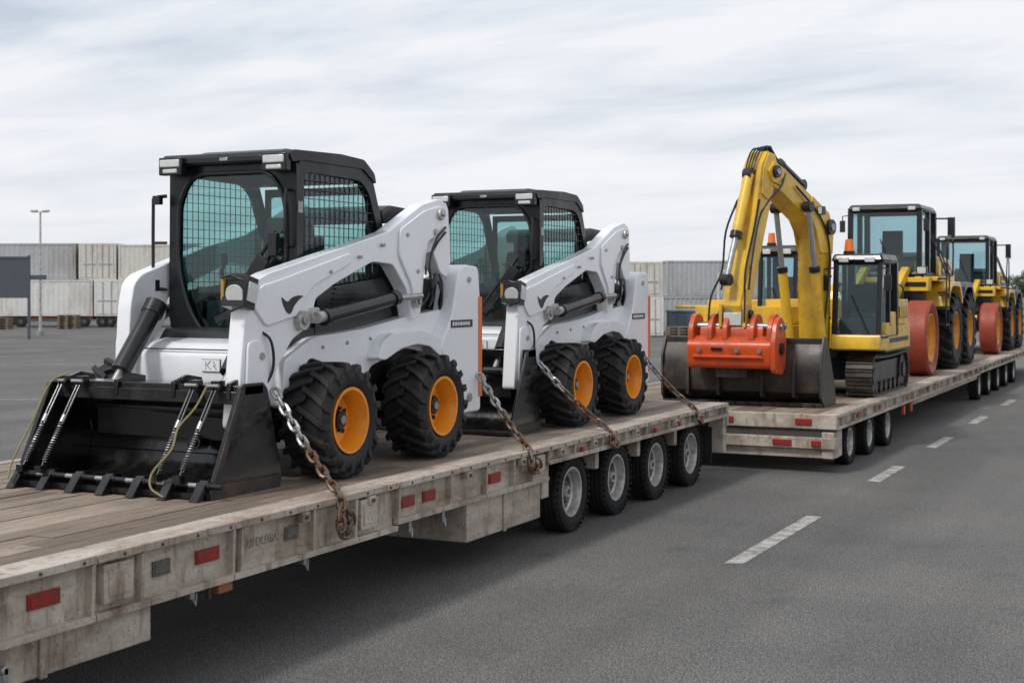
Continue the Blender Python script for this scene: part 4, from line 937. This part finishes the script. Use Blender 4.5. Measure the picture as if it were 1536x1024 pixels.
x,y=Y(-26.2,79); o=empty('street_lamp',(x,y,0),rot=(0,0,TH),label='tall slim grey yard light pole with twin heads',cat='street lamp')
b=MB(); b.cyl((0,0,0),(0,0,6.85),.09,'galv',r1=.05,seg=12); b.cyl((0,0,0),(0,0,.25),.2,'concrete',seg=12); b.done('pole',o)
b=MB(); b.box((0,0,6.85),(.9,.06,.06),'galv'); b.box((-.33,-.05,6.9),(.36,.25,.12),'galv'); b.box((.33,-.05,6.9),(.36,.25,.12),'galv'); b.done('lamp_head',o,bevel=.02)
def tree(r,d,H,seed):
    rnd=random.Random(seed); x,y=Y(r,d); o=empty('tree',(x,y,0),label='small distant green leafy tree beyond the yard',cat='tree',group='distant trees')
    b=MB(); b.cyl((0,0,0),(0,0,H*.5),.18,'bark',r1=.09,seg=8)
    for k in range(5): a=rnd.random()*6.28; b.cyl((0,0,H*(.3+.04*k)),(math.cos(a)*H*.25,math.sin(a)*H*.25,H*(.55+.05*k)),.07,'bark',r1=.03,seg=6)
    b.done('trunk',o)
    b=MB(); mi=b.mi('leaf')
    cl=[(Vector((rnd.gauss(0,H*.2),rnd.gauss(0,H*.2),H*(.35+.55*rnd.random()))),H*rnd.uniform(.10,.2)) for _ in range(16)]
    for _ in range(1600):
        c_,rr=rnd.choice(cl); d_=Vector((rnd.gauss(0,1),rnd.gauss(0,1),rnd.gauss(0,1))).normalized()*rr*rnd.uniform(.6,1.1); p=c_+d_
        u=Vector((rnd.gauss(0,1),rnd.gauss(0,1),rnd.gauss(0,1))).normalized(); w=u.orthogonal().normalized(); s_=H*.022
        b.face([b.bm.verts.new(p+u*s_),b.bm.verts.new(p+w*s_),b.bm.verts.new(p-u*s_),b.bm.verts.new(p-w*s_)],mi)
    b.done('crown',o)
for i in range(9): tree(60+i*4.2+random.uniform(-1,1),190+random.uniform(-12,12),4.6+random.uniform(-.6,.9),i)
# ------------------------------------------------------------------ world, sun, camera
w=bpy.data.worlds.new('World'); scene.world=w; w.use_nodes=True; t=w.node_tree; t.nodes.clear()
SUN_EL=50; 
tc=N(t,'ShaderNodeTexCoord'); sx=N(t,'ShaderNodeSeparateXYZ'); t.links.new(tc.outputs['Generated'],sx.inputs[0])
def mth(op,a,b_=None):
    n=N(t,'ShaderNodeMath',operation=op)
    for i,v in enumerate((a,b_)):
        if v is None: continue
        if isinstance(v,bpy.types.NodeSocket): t.links.new(v,n.inputs[i])
        else: n.inputs[i].default_value=v
    return n.outputs[0]
zz=mth('MAXIMUM',sx.outputs[2],0.0); den=mth('ADD',zz,.16)
cx=N(t,'ShaderNodeCombineXYZ'); t.links.new(mth('DIVIDE',sx.outputs[0],den),cx.inputs[0]); t.links.new(mth('DIVIDE',sx.outputs[1],den),cx.inputs[1])
mp=N(t,'ShaderNodeMapping'); mp.inputs['Rotation'].default_value=(0,0,R(-26)); mp.inputs['Scale'].default_value=(.95,1.9,1); mp.inputs['Location'].default_value=(3.1,1.7,0); t.links.new(cx.outputs[0],mp.inputs[0])
n1=N(t,'ShaderNodeTexNoise'); n1.inputs['Scale'].default_value=1.4; n1.inputs['Detail'].default_value=7; n1.inputs['Roughness'].default_value=.55; n1.inputs['Distortion'].default_value=.25; t.links.new(mp.outputs[0],n1.inputs['Vector'])
cloud=ramp(t,n1.outputs[0],[(.34,(.56,.64,.745)),(.47,(.77,.82,.90)),(.60,(.94,.95,.98))])
hz=ramp(t,zz,[(0,(.85,.865,.905)),(.09,(.93,.935,.965)),(.2,(.82,.85,.90)),(.5,(.68,.72,.78)),(1,(.66,.70,.76))])
fz=ramp(t,zz,[(.0,.12),(.06,.32),(.12,.55),(.18,.9),(.6,.3)])
cc=mixc(t,fz,hz,cloud)
sky=N(t,'ShaderNodeTexSky'); sky.sky_type='NISHITA'; sky.sun_disc=False; sky.sun_elevation=R(SUN_EL); sky.sun_rotation=R(200)
bg1=N(t,'ShaderNodeBackground'); t.links.new(sky.outputs[0],bg1.inputs[0]); bg1.inputs[1].default_value=.08
bg2=N(t,'ShaderNodeBackground'); t.links.new(cc,bg2.inputs[0]); bg2.inputs[1].default_value=1.0
mx=N(t,'ShaderNodeMixShader'); mx.inputs[0].default_value=.95; t.links.new(bg1.outputs[0],mx.inputs[1]); t.links.new(bg2.outputs[0],mx.inputs[2])
o=N(t,'ShaderNodeOutputWorld'); t.links.new(mx.outputs[0],o.inputs[0])
L=bpy.data.lights.new('sun','SUN'); L.energy=2.1; L.angle=R(10); L.color=(1,.975,.94); lo=bpy.data.objects.new('sun',L); COL.objects.link(lo)
d=Vector((math.sin(R(200))*math.cos(R(SUN_EL)),math.cos(R(200))*math.cos(R(SUN_EL)),math.sin(R(SUN_EL))))
lo.rotation_euler=d.to_track_quat('Z','Y').to_euler()
cam=bpy.data.cameras.new('camera'); co=bpy.data.objects.new('camera',cam); COL.objects.link(co); scene.camera=co
co.location=(0,0,2.7); co.rotation_euler=(R(90),0,TH); cam.lens=50; cam.sensor_width=36; cam.shift_y=-.0534; cam.clip_end=6000; cam.clip_start=.1
cam.dof.use_dof=True; cam.dof.focus_distance=13.5; cam.dof.aperture_fstop=3.5
scene.view_settings.view_transform='Standard'; scene.view_settings.look='None'; scene.view_settings.exposure=0
